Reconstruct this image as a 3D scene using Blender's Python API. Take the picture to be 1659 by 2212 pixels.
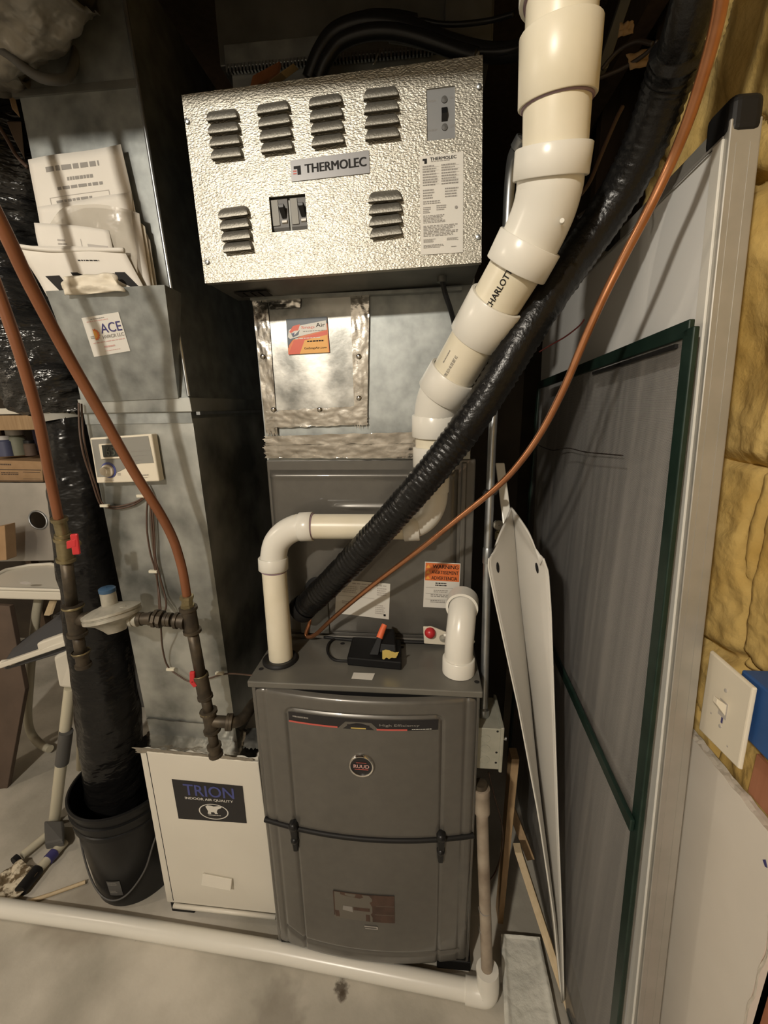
import bpy, math, random
from mathutils import Vector as V, Matrix, noise
for o in list(bpy.data.objects): bpy.data.objects.remove(o)
S = bpy.context.scene
COL = S.collection
R = random.Random(7)
# ---------------------------------------------------------------- camera
cam = bpy.data.cameras.new('camera'); co = bpy.data.objects.new('camera', cam); COL.objects.link(co)
M = Matrix([[0.995644, -0.00668, 0.092999], [0.09184, 0.242364, -0.965829], [-0.016087, 0.970162, 0.241922]]).to_4x4(); M.translation = (0, 0, 1.52); co.matrix_world = M
cam.sensor_fit = 'VERTICAL'; cam.sensor_height = 24.0; cam.sensor_width = 18.0
cam.lens = 24.0*915/2212; cam.clip_start = .02
S.camera = co
# ---------------------------------------------------------------- world, lamp, exposure
w = bpy.data.worlds.new('room_air'); S.world = w; w.use_nodes = True
w.node_tree.nodes['Background'].inputs[0].default_value = (.9, .85, .75, 1)
w.node_tree.nodes['Background'].inputs[1].default_value = .02
def lamp(name, loc, watts, size, colour):
    l = bpy.data.lights.new(name, 'POINT'); l.energy = watts; l.shadow_soft_size = size; l.color = colour
    o = bpy.data.objects.new(name, l); o.location = loc; COL.objects.link(o)
lamp('ceiling_bulb', (-.82, -1.10, 2.42), 138, .045, (1, .92, .79))
lamp('far_ceiling_bulb', (-2.3, .3, 2.2), 24, .05, (1, .86, .68))
vs = S.view_settings; vs.view_transform = 'Standard'; vs.look = 'None'; vs.gamma = 1; vs.use_curve_mapping = False
vs.exposure = 0.0
# ---------------------------------------------------------------- materials
def nd(t, k, **kw):
    n = t.nodes.new(k)
    for a, b in kw.items(): setattr(n, a, b)
    return n
def mat(name, c, rough=.5, metal=0., c2=None, scale=8., detail=4., lo=.35, hi=.65, bump=0., bscale=60., bdist=.002, rvar=0., stretch=None, spots=(), voro=False, alpha=1., coat=0., bdetail=3., spec=None):
    m = bpy.data.materials.new(name); m.use_nodes = True; t = m.node_tree; b = t.nodes['Principled BSDF']; L = t.links.new
    b.inputs['Base Color'].default_value = (*c, 1); b.inputs['Roughness'].default_value = rough; b.inputs['Metallic'].default_value = metal
    b.inputs['Alpha'].default_value = alpha; b.inputs['Coat Weight'].default_value = coat
    if spec is not None: b.inputs['Specular IOR Level'].default_value = spec
    tc = nd(t, 'ShaderNodeTexCoord'); mp = nd(t, 'ShaderNodeMapping'); L(tc.outputs['Object'], mp.inputs[0])
    if stretch: mp.inputs['Scale'].default_value = stretch
    out = None
    if c2 is not None:
        if voro:
            n = nd(t, 'ShaderNodeTexVoronoi'); n.inputs['Scale'].default_value = scale; src = n.outputs['Color']
        else:
            n = nd(t, 'ShaderNodeTexNoise'); n.inputs['Scale'].default_value = scale; n.inputs['Detail'].default_value = detail; src = n.outputs['Fac']
        L(mp.outputs[0], n.inputs['Vector'])
        rp = nd(t, 'ShaderNodeValToRGB'); L(src, rp.inputs[0])
        rp.color_ramp.elements[0].position = lo; rp.color_ramp.elements[0].color = (*c, 1)
        rp.color_ramp.elements[1].position = hi; rp.color_ramp.elements[1].color = (*c2, 1)
        out = rp.outputs[0]
        if rvar:
            mr = nd(t, 'ShaderNodeMapRange'); L(src, mr.inputs[0]); mr.inputs[3].default_value = rough-rvar; mr.inputs[4].default_value = rough+rvar
            L(mr.outputs[0], b.inputs['Roughness'])
    geo = nd(t, 'ShaderNodeNewGeometry') if spots else None
    for (p, rad, col, amt) in spots:
        vm = nd(t, 'ShaderNodeVectorMath', operation='DISTANCE'); vm.inputs[1].default_value = p
        wn = nd(t, 'ShaderNodeTexNoise'); wn.inputs['Scale'].default_value = 40/ max(rad*20, .4); L(geo.outputs['Position'], wn.inputs['Vector'])
        mx = nd(t, 'ShaderNodeVectorMath', operation='SCALE'); L(wn.outputs['Color'], mx.inputs[0]); mx.inputs['Scale'].default_value = rad*1.2
        ad = nd(t, 'ShaderNodeVectorMath', operation='ADD'); L(geo.outputs['Position'], ad.inputs[0]); L(mx.outputs[0], ad.inputs[1])
        sb = nd(t, 'ShaderNodeVectorMath', operation='SUBTRACT'); L(ad.outputs[0], sb.inputs[0]); sb.inputs[1].default_value = (rad*.6,)*3
        L(sb.outputs[0], vm.inputs[0])
        mr = nd(t, 'ShaderNodeMapRange'); L(vm.outputs['Value'], mr.inputs[0])
        mr.inputs[1].default_value = rad*.5; mr.inputs[2].default_value = rad; mr.inputs[3].default_value = amt; mr.inputs[4].default_value = 0
        mixn = nd(t, 'ShaderNodeMix', data_type='RGBA'); L(mr.outputs[0], mixn.inputs[0])
        if out is None: mixn.inputs[6].default_value = (*c, 1)
        else: L(out, mixn.inputs[6])
        mixn.inputs[7].default_value = (*col, 1); out = mixn.outputs[2]
    if out is not None: L(out, b.inputs['Base Color'])
    if bump:
        n = nd(t, 'ShaderNodeTexNoise'); n.inputs['Scale'].default_value = bscale; n.inputs['Detail'].default_value = bdetail
        L(mp.outputs[0], n.inputs['Vector'])
        bp = nd(t, 'ShaderNodeBump'); bp.inputs['Strength'].default_value = bump; bp.inputs['Distance'].default_value = bdist
        L(n.outputs['Fac'], bp.inputs['Height']); L(bp.outputs[0], b.inputs['Normal'])
    return m
def emat(name, c, s):
    m = mat(name, c); b = m.node_tree.nodes['Principled BSDF']
    b.inputs['Emission Color'].default_value = (*c, 1); b.inputs['Emission Strength'].default_value = s; return m
K = {}
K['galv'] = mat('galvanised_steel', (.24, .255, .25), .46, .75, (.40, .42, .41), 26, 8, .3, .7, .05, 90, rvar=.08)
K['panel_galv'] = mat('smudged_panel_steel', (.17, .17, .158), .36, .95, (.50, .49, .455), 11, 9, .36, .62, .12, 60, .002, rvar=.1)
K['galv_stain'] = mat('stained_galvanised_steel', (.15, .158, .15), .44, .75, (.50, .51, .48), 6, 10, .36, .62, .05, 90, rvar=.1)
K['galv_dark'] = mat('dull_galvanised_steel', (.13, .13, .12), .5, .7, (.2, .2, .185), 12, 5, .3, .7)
K['embossed'] = mat('embossed_aluminium', (.44, .42, .365), .46, .9, (.54, .515, .45), 60, 2, .3, .7, .55, 360, .0025, bdetail=1.5, stretch=(.62, 1, 1.25))
K['louvre'] = mat('louvre_aluminium', (.24, .23, .20), .5, .8, (.31, .295, .26), 300, 2, .3, .7, .3, 300)
K['foil'] = mat('foil_tape', (.40, .38, .345), .17, 1., (.52, .495, .455), 30, 4, .3, .7, .30, 38, .004)
K['furnace'] = mat('dark_grey_enamel', (.108, .102, .091), .30, .25, (.122, .115, .102), 40, 3, .3, .7, .04, 400, .0005, coat=.45)
K['furnace_top'] = mat('dusty_grey_enamel', (.13, .125, .11), .4, .2, (.175, .168, .145), 7, 6, .35, .7, spots=(((-.10, .16, .897), .07, (.16, .13, .08), .5),))
K['white_enamel'] = mat('white_enamel', (.67, .635, .555), .38, 0, (.71, .675, .59), 5, 3, .3, .7)
K['black_rubber'] = mat('black_rubber', (.010, .0095, .0095), .55, spec=.3)
K['black_plastic'] = mat('black_plastic', (.009, .009, .0095), .38, spec=.35)
K['bucket'] = mat('black_bucket_plastic', (.006, .006, .0065), .34, c2=(.010, .010, .010), scale=6, spec=.3)
K['black_film'] = mat('black_plastic_film', (.006, .006, .0065), .24, 0, (.011, .0105, .010), 9, 4, .3, .7, .8, 16, .02, stretch=(.7, .7, 1.3), spec=.3)
K['black_wrinkle'] = mat('wrinkled_black_film', (.010, .010, .0105), .2, 0, (.024, .023, .021), 12, 5, .3, .7, .9, 40, .014, stretch=(.5, .5, 1.6))
K['line_wrap'] = mat('taped_black_insulation', (.005, .005, .0055), .30, 0, (.007, .007, .007), 40, 2, .3, .7, .4, 130, .003, spec=.35)
K['pvc'] = mat('white_pvc', (.72, .70, .635), .27, 0, (.76, .74, .675), 5, 4, .3, .7)
K['pvc_old'] = mat('aged_pvc', (.70, .645, .50), .34, 0, (.76, .705, .57), 14, 6, .3, .65)
K['pvc_dull'] = mat('weathered_pvc', (.20, .155, .115), .55, 0, (.38, .32, .25), 14, 6, .3, .65)
K['primer'] = mat('primer_stain', (.26, .18, .22), .5)
K['copper'] = mat('copper', (.40, .175, .085), .3, .85, (.50, .235, .12), 30, 3, .3, .7)
K['coated'] = mat('brown_coated_tube', (.185, .068, .028), .38, .15, (.24, .09, .04), 12, 3, .3, .7)
K['iron'] = mat('black_iron', (.055, .045, .034), .5, .55, (.12, .095, .065), 30, 6, .35, .7, .2, 120, .001)
K['brass'] = mat('brass', (.21, .175, .095), .42, .8, (.34, .285, .165), 40, 4, .3, .7)
K['cast'] = mat('cast_grey_metal', (.36, .345, .29), .55, .4, (.48, .455, .39), 60, 5, .3, .7, .2, 150, .001)
K['steel'] = mat('zinc_steel', (.36, .38, .40), .35, .9, (.46, .48, .49), 30, 3, .3, .7)
K['chrome'] = mat('chrome', (.75, .73, .70), .12, 1)
K['red'] = mat('red_plastic', (.50, .025, .03), .35)
K['orange'] = mat('orange_rubber', (.72, .14, .05), .5)
K['trap_plastic'] = mat('matt_black_plastic', (.008, .008, .0085), .5, spec=.15)
K['blue_box'] = mat('blue_box_plastic', (.022, .075, .22), .45, 0, (.03, .09, .26), 20)
K['dull_blue'] = mat('dull_blue_cap', (.035, .085, .16), .5)
K['blue'] = mat('blue_print', (.06, .072, .24), .5)
K['paper'] = mat('white_paper', (.66, .625, .565), .7, 0, (.71, .675, .615), 10, 4, .3, .7)
K['paper2'] = mat('cream_paper', (.68, .62, .50), .7, 0, (.74, .68, .57), 20, 4, .3, .7, .3, 40, .01)
K['film'] = mat('clear_bag_film', (.50, .46, .39), .22, 0, (.56, .52, .45), 12, 3, .3, .7, .4, 20, .01, alpha=.72)
K['label'] = mat('white_label', (.66, .64, .59), .45)
K['label_grey'] = mat('grey_label', (.22, .22, .225), .4, .3)
K['switch_grey'] = mat('grey_switch_plate', (.24, .245, .25), .4, .2)
K['ink'] = mat('black_ink', (.014, .013, .013), .6, spec=.2)
K['ink_grey'] = mat('grey_ink', (.26, .245, .225), .6)
K['ink_soft'] = mat('pale_ink', (.42, .39, .36), .6)
K['ink_blue'] = mat('navy_ink', (.05, .045, .16), .5)
K['ink_red'] = mat('red_ink', (.52, .10, .08), .5)
K['ink_pink'] = mat('faded_red_ink', (.60, .36, .33), .6)
K['label_orange'] = mat('orange_label', (.68, .17, .045), .45)
K['label_red'] = mat('red_orange_label', (.66, .085, .03), .45)
K['label_yellow'] = mat('amber_label', (.78, .38, .06), .45)
K['label_navy'] = mat('navy_label', (.03, .05, .075), .4)
K['label_black'] = mat('black_label', (.013, .012, .014), .35)
K['rust'] = mat('brown_adhesive', (.045, .024, .017), .55, 0, (.075, .04, .028), 40, 4)
K['sticker_pale'] = mat('worn_sticker', (.125, .112, .092), .5)
K['gold'] = mat('gold_reflector', (.75, .58, .18), .3, .6)
K['lcd'] = mat('lcd_glass', (.028, .032, .027), .3)
K['lcd_digit'] = mat('lcd_digit', (.075, .085, .07), .4)
K['panel_grey'] = mat('grey_plastic', (.23, .225, .20), .5)
K['ivory'] = mat('ivory_plastic', (.70, .64, .52), .4)
K['led'] = emat('amber_led', (1, .72, .08), 1.5)
K['wire_brown'] = mat('brown_wire', (.075, .042, .028), .5)
K['wire_dark'] = mat('dark_wire', (.03, .022, .018), .5)
K['wire_red'] = mat('red_wire', (.16, .02, .018), .5)
K['clip'] = mat('white_clip', (.66, .62, .5), .4)
K['jbox'] = mat('grey_box_metal', (.36, .36, .30), .5, .35, (.43, .425, .36), 40, 5, .3, .7)
K['whiteboard'] = mat('whiteboard_face', (.86, .855, .83), .22)
K['alu'] = mat('aluminium_frame', (.40, .385, .345), .4, .5, (.45, .43, .39), 20)
K['alu_white'] = mat('white_frame_lip', (.70, .68, .62), .35)
K['green'] = mat('dark_green_frame', (.010, .026, .019), .35, .2, (.016, .036, .027), 30)
K['white_sheet'] = mat('white_plastic_sheet', (.60, .58, .535), .45, 0, (.63, .61, .565), 6)
K['wood'] = mat('pine_wood', (.30, .19, .095), .6, 0, (.40, .27, .145), 14, 5, .3, .7, .1, 60, stretch=(6, 6, .6))
K['wood_pale'] = mat('pale_wood', (.52, .40, .24), .6, 0, (.60, .48, .31), 14, 5, .3, .7, stretch=(6, 6, .6))
K['wood_dark'] = mat('dark_wood', (.07, .046, .028), .7, 0, (.11, .072, .045), 10, 5, .3, .7, stretch=(5, 5, .6))
K['sheath'] = mat('dark_sheathing', (.035, .026, .018), .8, 0, (.06, .045, .03), 6)
K['kraft'] = mat('kraft_paper', (.26, .17, .085), .8, 0, (.33, .22, .115), 12)
K['stud_red'] = mat('reddish_stud', (.33, .135, .07), .6, 0, (.38, .165, .09), 14, 5, stretch=(6, 6, .6))
K['insul'] = mat('yellow_fibreglass', (.45, .29, .075), .95, 0, (.66, .48, .18), 6, 10, .33, .68, .6, 30, .012, bdetail=8)
K['drywall'] = mat('drywall_paper', (.66, .61, .535), .8, 0, (.70, .65, .575), 8, 5, .3, .7)
K['gypsum'] = mat('gypsum_core', (.62, .57, .49), .9, 0, (.52, .47, .39), 60, 5, .3, .7, .4, 80)
K['concrete'] = mat('concrete_floor', (.36, .335, .28), .75, 0, (.60, .56, .485), 3.6, 12, .36, .64, .4, 30, .005,
    spots=((((-0.2125, 0.7809, 0.0000)), .022, (.05, .035, .02), .85), (((-0.5320, 0.8379, 0.0000)), .016, (.34, .13, .04), .7), (((-0.2062, 0.7675, 0.0000)), .015, (.05, .03, .015), .8),
           (((-1.0323, 0.9048, 0.0000)), .16, (.21, .175, .13), .45), (((0.0086, 0.8060, 0.0000)), .010, (.22, .09, .03), .6), (((-0.3669, 0.7184, 0.0000)), .08, (.2, .175, .14), .5), (((-0.8315, 0.8603, 0.0000)), .03, (.12, .10, .08), .6), (((-0.1501, 0.9164, 0.0000)), .05, (.17,.14,.1), .5)))
K['foam_slab'] = mat('rough_grey_slab', (.58, .575, .51), .85, 0, (.66, .65, .585), 18, 8, .35, .65, .5, 60, .006)
K['foam_rim'] = mat('white_slab_edge', (.68, .66, .60), .85, bump=.4, bscale=60)
K['silver_film'] = mat('grey_foil_jacket', (.20, .185, .155), .35, .5, (.30, .28, .24), 10, 5, .3, .7, .6, 14, .02)
K['grey_plastic'] = mat('dark_grey_plastic', (.085, .083, .08), .5)
K['chair_white'] = mat('white_chair_plastic', (.68, .64, .55), .4)
K['chair_tube'] = mat('cream_tube', (.56, .52, .40), .4)
K['seat_fabric'] = mat('charcoal_seat_fabric', (.07, .07, .075), .8)
K['card'] = mat('cardboard', (.36, .225, .115), .8, 0, (.41, .26, .14), 20)
K['card_dark'] = mat('brown_hardboard', (.085, .058, .042), .7, 0, (.11, .075, .055), 10)
K['hole'] = mat('dark_interior', (.006, .005, .005), .9)
K['sheet_metal'] = mat('brushed_sheet_metal', (.40, .385, .36), .38, .8, (.52, .50, .47), 6, 4, .3, .7)
K['tan_tape'] = mat('grey_cloth_tape', (.27, .26, .225), .6)
K['jar_blue'] = mat('blue_jar', (.08, .09, .16), .4)
K['jar_white'] = mat('white_jar', (.5, .48, .45), .4)
K['tin'] = mat('olive_tin', (.20, .205, .15), .5)
K['rag'] = mat('speckled_rag', (.12, .085, .045), .9, 0, (.62, .55, .42), 55, 4, .44, .56, .6, 60, .01)
K['painted'] = mat('pale_painted_wall', (.66, .62, .55), .8)
K['mesh'] = None
def screen_mesh():
    m = bpy.data.materials.new('insect_screen'); m.use_nodes = True; t = m.node_tree; L = t.links.new; b = t.nodes['Principled BSDF']
    b.inputs['Base Color'].default_value = (.15, .14, .13, 1); b.inputs['Roughness'].default_value = .6
    tc = nd(t, 'ShaderNodeTexCoord'); sx = nd(t, 'ShaderNodeSeparateXYZ'); L(tc.outputs['Object'], sx.inputs[0])
    outs = []
    for ax in ('Y', 'Z'):
        mu = nd(t, 'ShaderNodeMath', operation='MULTIPLY'); L(sx.outputs[ax], mu.inputs[0]); mu.inputs[1].default_value = 600
        fr = nd(t, 'ShaderNodeMath', operation='FRACT'); L(mu.outputs[0], fr.inputs[0])
        lt = nd(t, 'ShaderNodeMath', operation='LESS_THAN'); L(fr.outputs[0], lt.inputs[0]); lt.inputs[1].default_value = .38
        outs.append(lt.outputs[0])
    sm = nd(t, 'ShaderNodeMapping'); sm.inputs['Scale'].default_value = (1, 45, .6); L(tc.outputs['Object'], sm.inputs[0]); sn = nd(t, 'ShaderNodeTexNoise'); sn.inputs['Scale'].default_value = 1.0; sn.inputs['Detail'].default_value = 5; L(sm.outputs[0], sn.inputs['Vector'])
    sr = nd(t, 'ShaderNodeValToRGB'); L(sn.outputs['Fac'], sr.inputs[0]); sr.color_ramp.elements[0].position = .35; sr.color_ramp.elements[1].position = .7; sr.color_ramp.elements[0].color = (.115, .11, .105, 1); sr.color_ramp.elements[1].color = (.23, .215, .20, 1); L(sr.outputs[0], b.inputs['Base Color'])
    mxx = nd(t, 'ShaderNodeMath', operation='MAXIMUM'); L(outs[0], mxx.inputs[0]); L(outs[1], mxx.inputs[1]); L(mxx.outputs[0], b.inputs['Alpha'])
    return m
K['mesh'] = screen_mesh()
# ---------------------------------------------------------------- geometry helpers
ORG = {}
def thing(name, label, cat, loc=(0, 0, 0), group=None):
    o = bpy.data.objects.new(name, None); COL.objects.link(o); o.location = loc; o.empty_display_size = .05
    o['label'] = label; o['category'] = cat
    if group: o['group'] = group
    ORG[o] = V(loc); return o
class B:
    def __init__(s): s.v = []; s.f = []
    def add(s, vs, fs):
        n = len(s.v); s.v += [V(p) for p in vs]; s.f += [tuple(i+n for i in f) for f in fs]; return s
    def hexa(s, a, b):                      # two quads, same winding
        return s.add(list(a)+list(b), [(3, 2, 1, 0), (4, 5, 6, 7), (0, 1, 5, 4), (1, 2, 6, 5), (2, 3, 7, 6), (3, 0, 4, 7)])
    def box(s, p, q):
        (x0, y0, z0), (x1, y1, z1) = p, q
        return s.hexa([(x0, y0, z0), (x1, y0, z0), (x1, y1, z0), (x0, y1, z0)], [(x0, y0, z1), (x1, y0, z1), (x1, y1, z1), (x0, y1, z1)])
    def slab(s, quad, n, t):                # quad extruded along n by t
        n = V(n).normalized()*t; return s.hexa([V(p) for p in quad], [V(p)+n for p in quad])
    def bar(s, a, b, wv, hv):               # beam from a to b with half-extent vectors
        wv, hv = V(wv), V(hv); a, b = V(a), V(b)
        return s.hexa([a-wv-hv, a+wv-hv, a+wv+hv, a-wv+hv], [b-wv-hv, b+wv-hv, b+wv+hv, b-wv+hv])
    def tube(s, path, r, n=16, cap=True):
        P = [V(p) for p in path]; m = len(P); rr = r if isinstance(r, (list, tuple)) else [r]*m
        T = [(P[min(i+1, m-1)]-P[max(i-1, 0)]).normalized() for i in range(m)]
        u = T[0].orthogonal().normalized(); vs = []
        for i in range(m):
            u = (u-T[i]*u.dot(T[i])).normalized(); w_ = T[i].cross(u)
            for k in range(n):
                a = 2*math.pi*k/n; vs.append(P[i]+(u*math.cos(a)+w_*math.sin(a))*rr[i])
        fs = [(i*n+k, i*n+(k+1) % n, (i+1)*n+(k+1) % n, (i+1)*n+k) for i in range(m-1) for k in range(n)]
        if cap: fs += [tuple(range(n))[::-1], tuple((m-1)*n+k for k in range(n))]
        return s.add(vs, fs)
    def lathe(s, base, axis, prof, n=24):   # prof: (radius, height) along axis
        a = V(axis).normalized(); b = V(base); u = a.orthogonal().normalized(); w_ = a.cross(u); vs = []
        for r, h in prof:
            for k in range(n):
                t = 2*math.pi*k/n; vs.append(b+a*h+(u*math.cos(t)+w_*math.sin(t))*max(r, 1e-5))
        m = len(prof); fs = [(i*n+k, i*n+(k+1) % n, (i+1)*n+(k+1) % n, (i+1)*n+k) for i in range(m-1) for k in range(n)]
        return s.add(vs, fs)
    def grid(s, fn, nu, nv, skip=None):
        vs = [fn(i/nu, j/nv) for j in range(nv+1) for i in range(nu+1)]
        fs = [(j*(nu+1)+i, j*(nu+1)+i+1, (j+1)*(nu+1)+i+1, (j+1)*(nu+1)+i) for j in range(nv) for i in range(nu) if not (skip and skip(i, j))]
        return s.add(vs, fs)
    def ball(s, c, r, n=16):
        c = V(c); r = V(r) if not isinstance(r, (int, float)) else V((r, r, r))
        return s.grid(lambda a, b: c+V((r.x*math.sin(math.pi*b)*math.cos(2*math.pi*a), r.y*math.sin(math.pi*b)*math.sin(2*math.pi*a), r.z*math.cos(math.pi*b))), n, n//2)
    def poly(s, pts, d):                    # polygon extruded by vector d
        pts = [V(p) for p in pts]; n = len(pts); d = V(d)
        return s.add(pts+[p+d for p in pts], [tuple(range(n))[::-1], tuple(range(n, 2*n))]+[(i, (i+1) % n, n+(i+1) % n, n+i) for i in range(n)])
    def build(s, name, m, parent=None, smooth=None, bevel=0, solid=0, seg=2, sub=0):
        if parent is not None: org = ORG[parent]
        else:
            xs = [p.x for p in s.v]; ys = [p.y for p in s.v]; zs = [p.z for p in s.v]
            org = V(((min(xs)+max(xs))/2, (min(ys)+max(ys))/2, min(zs)))
        me = bpy.data.meshes.new(name); me.from_pydata([p-org for p in s.v], [], s.f); me.materials.append(K[m] if isinstance(m, str) else m)
        me.validate(); me.update()
        import bmesh
        bm = bmesh.new(); bm.from_mesh(me); bmesh.ops.remove_doubles(bm, verts=bm.verts, dist=2e-5); bmesh.ops.recalc_face_normals(bm, faces=bm.faces); bm.to_mesh(me); bm.free()
        o = bpy.data.objects.new(name, me); COL.objects.link(o); ORG[o] = org
        if parent is not None: o.parent = parent
        else: o.location = org
        if smooth:
            me.polygons.foreach_set('use_smooth', [True]*len(me.polygons)); me.set_sharp_from_angle(angle=math.radians(smooth))
        if solid:
            q = o.modifiers.new('solid', 'SOLIDIFY'); q.thickness = solid; q.offset = 0
        if bevel:
            q = o.modifiers.new('bevel', 'BEVEL'); q.width = bevel; q.segments = seg; q.limit_method = 'ANGLE'; q.angle_limit = math.radians(40); q.harden_normals = False
        return o
def tag(o, label, cat, group=None):
    o['label'] = label; o['category'] = cat
    if group: o['group'] = group
    return o
def struct(o): o['kind'] = 'structure'; return o
def spl(pts, n=8):                          # Catmull-Rom through the points
    P = [V(p) for p in pts]; out = []
    for i in range(len(P)-1):
        a, b, c, d = P[max(i-1, 0)], P[i], P[i+1], P[min(i+2, len(P)-1)]
        for k in range(n):
            t = k/n; out.append(.5*((2*b)+(c-a)*t+(2*a-5*b+4*c-d)*t*t+(3*b-a-3*c+d)*t**3))
    return out+[P[-1]]
def lerp(a, b, t): return V(a)+(V(b)-V(a))*t
def quadF(tl, tr, br, bl, off=0.):
    tl, tr, br, bl = map(V, (tl, tr, br, bl)); n = (tr-tl).cross(bl-tl).normalized()*-1
    if n.dot(V((0, 0, 1.52))-tl) < 0: n = -n
    return lambda x, y, o=0.: lerp(lerp(tl, tr, x), lerp(bl, br, x), y)+n*(off+o)
FONT = {}
def glyphs(txt):
    if txt not in FONT:
        c = bpy.data.curves.new('t', 'FONT'); c.body = txt; c.resolution_u = 3; o = bpy.data.objects.new('t', c); me = bpy.data.meshes.new_from_object(o)
        vs = [v.co.copy() for v in me.vertices]; fs = [tuple(p.vertices) for p in me.polygons]
        x0 = min(v.x for v in vs); x1 = max(v.x for v in vs); y0 = min(v.y for v in vs); y1 = max(v.y for v in vs)
        FONT[txt] = ([((v.x-x0)/(x1-x0), (y1-v.y)/(y1-y0)) for v in vs], fs)
        bpy.data.objects.remove(o); bpy.data.curves.remove(c); bpy.data.meshes.remove(me)
    return FONT[txt]
def prints(parent, F, items, off=.0006, dil=0.):
    """flat print on the surface F(x, y): ('t', text, x0,y0,x1,y1, ink), ('r', x0,y0,x1,y1, ink), ('p', points, ink), ('l', x0,y0,x1,y1,rows, ink) word-like lines"""
    by = {}; lvl = {}
    for n_, it in enumerate(items):
        ink = it[6] if it[0] == 't' else it[-1]; key = (ink, 'lettering' if it[0] in 'tl' else 'print'); b = by.setdefault(key, B()); o = off+n_*.00002
        if it[0] == 't':
            vs, fs = glyphs(it[1]); x0, y0, x1, y1 = it[2:6]
            offs = [(0, 0)] if len(it) < 8 else [(0, 0), (it[7], 0), (0, it[7]), (it[7], it[7])]
            for q_, (dx, dy) in enumerate(offs): b.add([F(x0+(x1-x0)*(p[0]+dx), y0+(y1-y0)*(p[1]+dy), o+q_*.00008) for p in vs], fs)
        elif it[0] == 'r':
            x0, y0, x1, y1 = it[1:5]; k = 6
            b.add([F(x0+(x1-x0)*i/k, yy, o) for yy in (y0, y1) for i in range(k+1)], [(i, i+1, k+2+i, k+1+i) for i in range(k)])
        elif it[0] == 'p':
            b.add([F(px, py, o) for px, py in it[1]], [tuple(range(len(it[1])))])
        else:
            x0, y0, x1, y1, rows = it[1:6]; h = (y1-y0)/rows
            for r in range(rows):
                x = x0; end = x1-R.random()*(x1-x0)*.25
                while x < end:
                    wd = (x1-x0)*R.uniform(.05, .16); xe = min(x+wd, end); ya = y0+h*r; yb = ya+h*.5
                    b.add([F(x, ya, o), F(xe, ya, o), F(xe, yb, o), F(x, yb, o)], [(0, 1, 2, 3)]); x = xe+(x1-x0)*.025
    out = []
    for (ink, nm), b in by.items():
        o = b.build(nm, ink, parent); o['kind'] = 'stuff'; out.append(o)
    return out
def label(name, parent, quad, m, items=(), t=.0006, text=None):
    F = quadF(*quad); o = B().hexa([F(0, 0), F(1, 0), F(1, 1), F(0, 1)], [F(0, 0, t), F(1, 0, t), F(1, 1, t), F(0, 1, t)]).build(name, m, parent)
    if text: o['label'] = text
    if items: prints(o, F, items, t+.0004)
    return o
def crinkle(quad, nu, nv, amp, off=.0015, sc=40, ragged=.0):
    F = quadF(*quad)
    def fn(a, b):
        a2 = a+(noise.noise(V((b*9, 3.3, a)))*ragged if a in (0, 1) else 0); b2 = b+(noise.noise(V((a*14, 7.1, b)))*ragged*2 if b in (0, 1) else 0)
        p = F(a2, b2); return F(a2, b2, off+amp*noise.noise(p*sc)+amp*.6*noise.noise(p*sc*2.7))
    return B().grid(fn, nu, nv)
# ---------------------------------------------------------------- the room
def wall(name, p, q, m): return struct(B().box(p, q).build(name, m))
wall('floor', (-3, -2.6, -.05), (.75, 2.45, 0), 'concrete')
ceil = wall('ceiling', (-3, -2.6, 2.56), (.75, 2.45, 2.6), 'wood_dark')
for i in range(9):
    if i in (5, 6): continue
    B().box((-2.8+i*.41, -2.55, 2.36), (-2.76+i*.41, 2.38, 2.56)).build('joist', 'wood_dark', ceil)
B().box((-2.2, .43, 2.145), (.10, .52, 2.56)).build('light_blocker', 'wood_dark', ceil)  # unseen block added to keep the bulb's light off the upper ducts
wall('wall_back', (-3, 2.4, 0), (.75, 2.45, 2.56), 'sheath')
wall('wall_left', (-3.05, -2.6, 0), (-3, 2.45, 2.56), 'painted')
wall('wall_front', (-3, -2.65, 0), (.75, -2.6, 2.56), 'painted')
wr = wall('wall_right', (.66, -2.6, 0), (.75, 2.45, 2.56), 'sheath')
# fibreglass bays between the studs of the right wall
def batt(y0, y1, z0, z1, depth, seed, amp):
    def fn(a, b):
        y = y0+(y1-y0)*a; z = z0+(z1-z0)*b; e = min(1, 22*a, 22*(1-a))*min(1, 26*b, 26*(1-b)); e = e**.5
        p = V((seed*3.7, y*5, z*4)); f = noise.fractal(p, .9, 2.1, 5)*amp+abs(noise.noise(V((y*9, z*7, seed))))*amp*.7-amp*.6*max(0, 1-abs(noise.noise(V((y*4, z*3.2, seed*2.3+9))))*22)
        seam = math.exp(-((z-(z0+(z1-z0)*.47+.03*math.sin(y*14)))/.016)**2)*.03
        return V((.60-depth*e-f*e+seam, y, z))
    return B().grid(fn, 90, 150).build('insulation_batt', 'insul', wr, smooth=180)
batt(.66, 1.25, 1.40, 2.42, .072, 1, .022); batt(.28, .68, 1.33, 2.42, .072, 2, .02); batt(.28, .71, .80, 1.37, .068, 3, .02)
batt(.68, 1.25, .80, 1.43, .068, 4, .02); batt(-.3, .30, .8, 2.42, .08, 6, .03)
B().box((.54, 1.26, 0), (.66, 1.30, 2.56)).build('wall_stud', 'wood_dark', wr)
B().box((.54, 1.62, 0), (.66, 1.66, 2.56)).build('wall_stud', 'wood_dark', wr)
sx = B().box((.525, .36, 0), (.655, .496, 1.05)).build('wall_stud', 'stud_red', wr)
B().box((.520, .54, .912), (.62, .60, .985)).build('wall_block', 'stud_red', wr)
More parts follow.
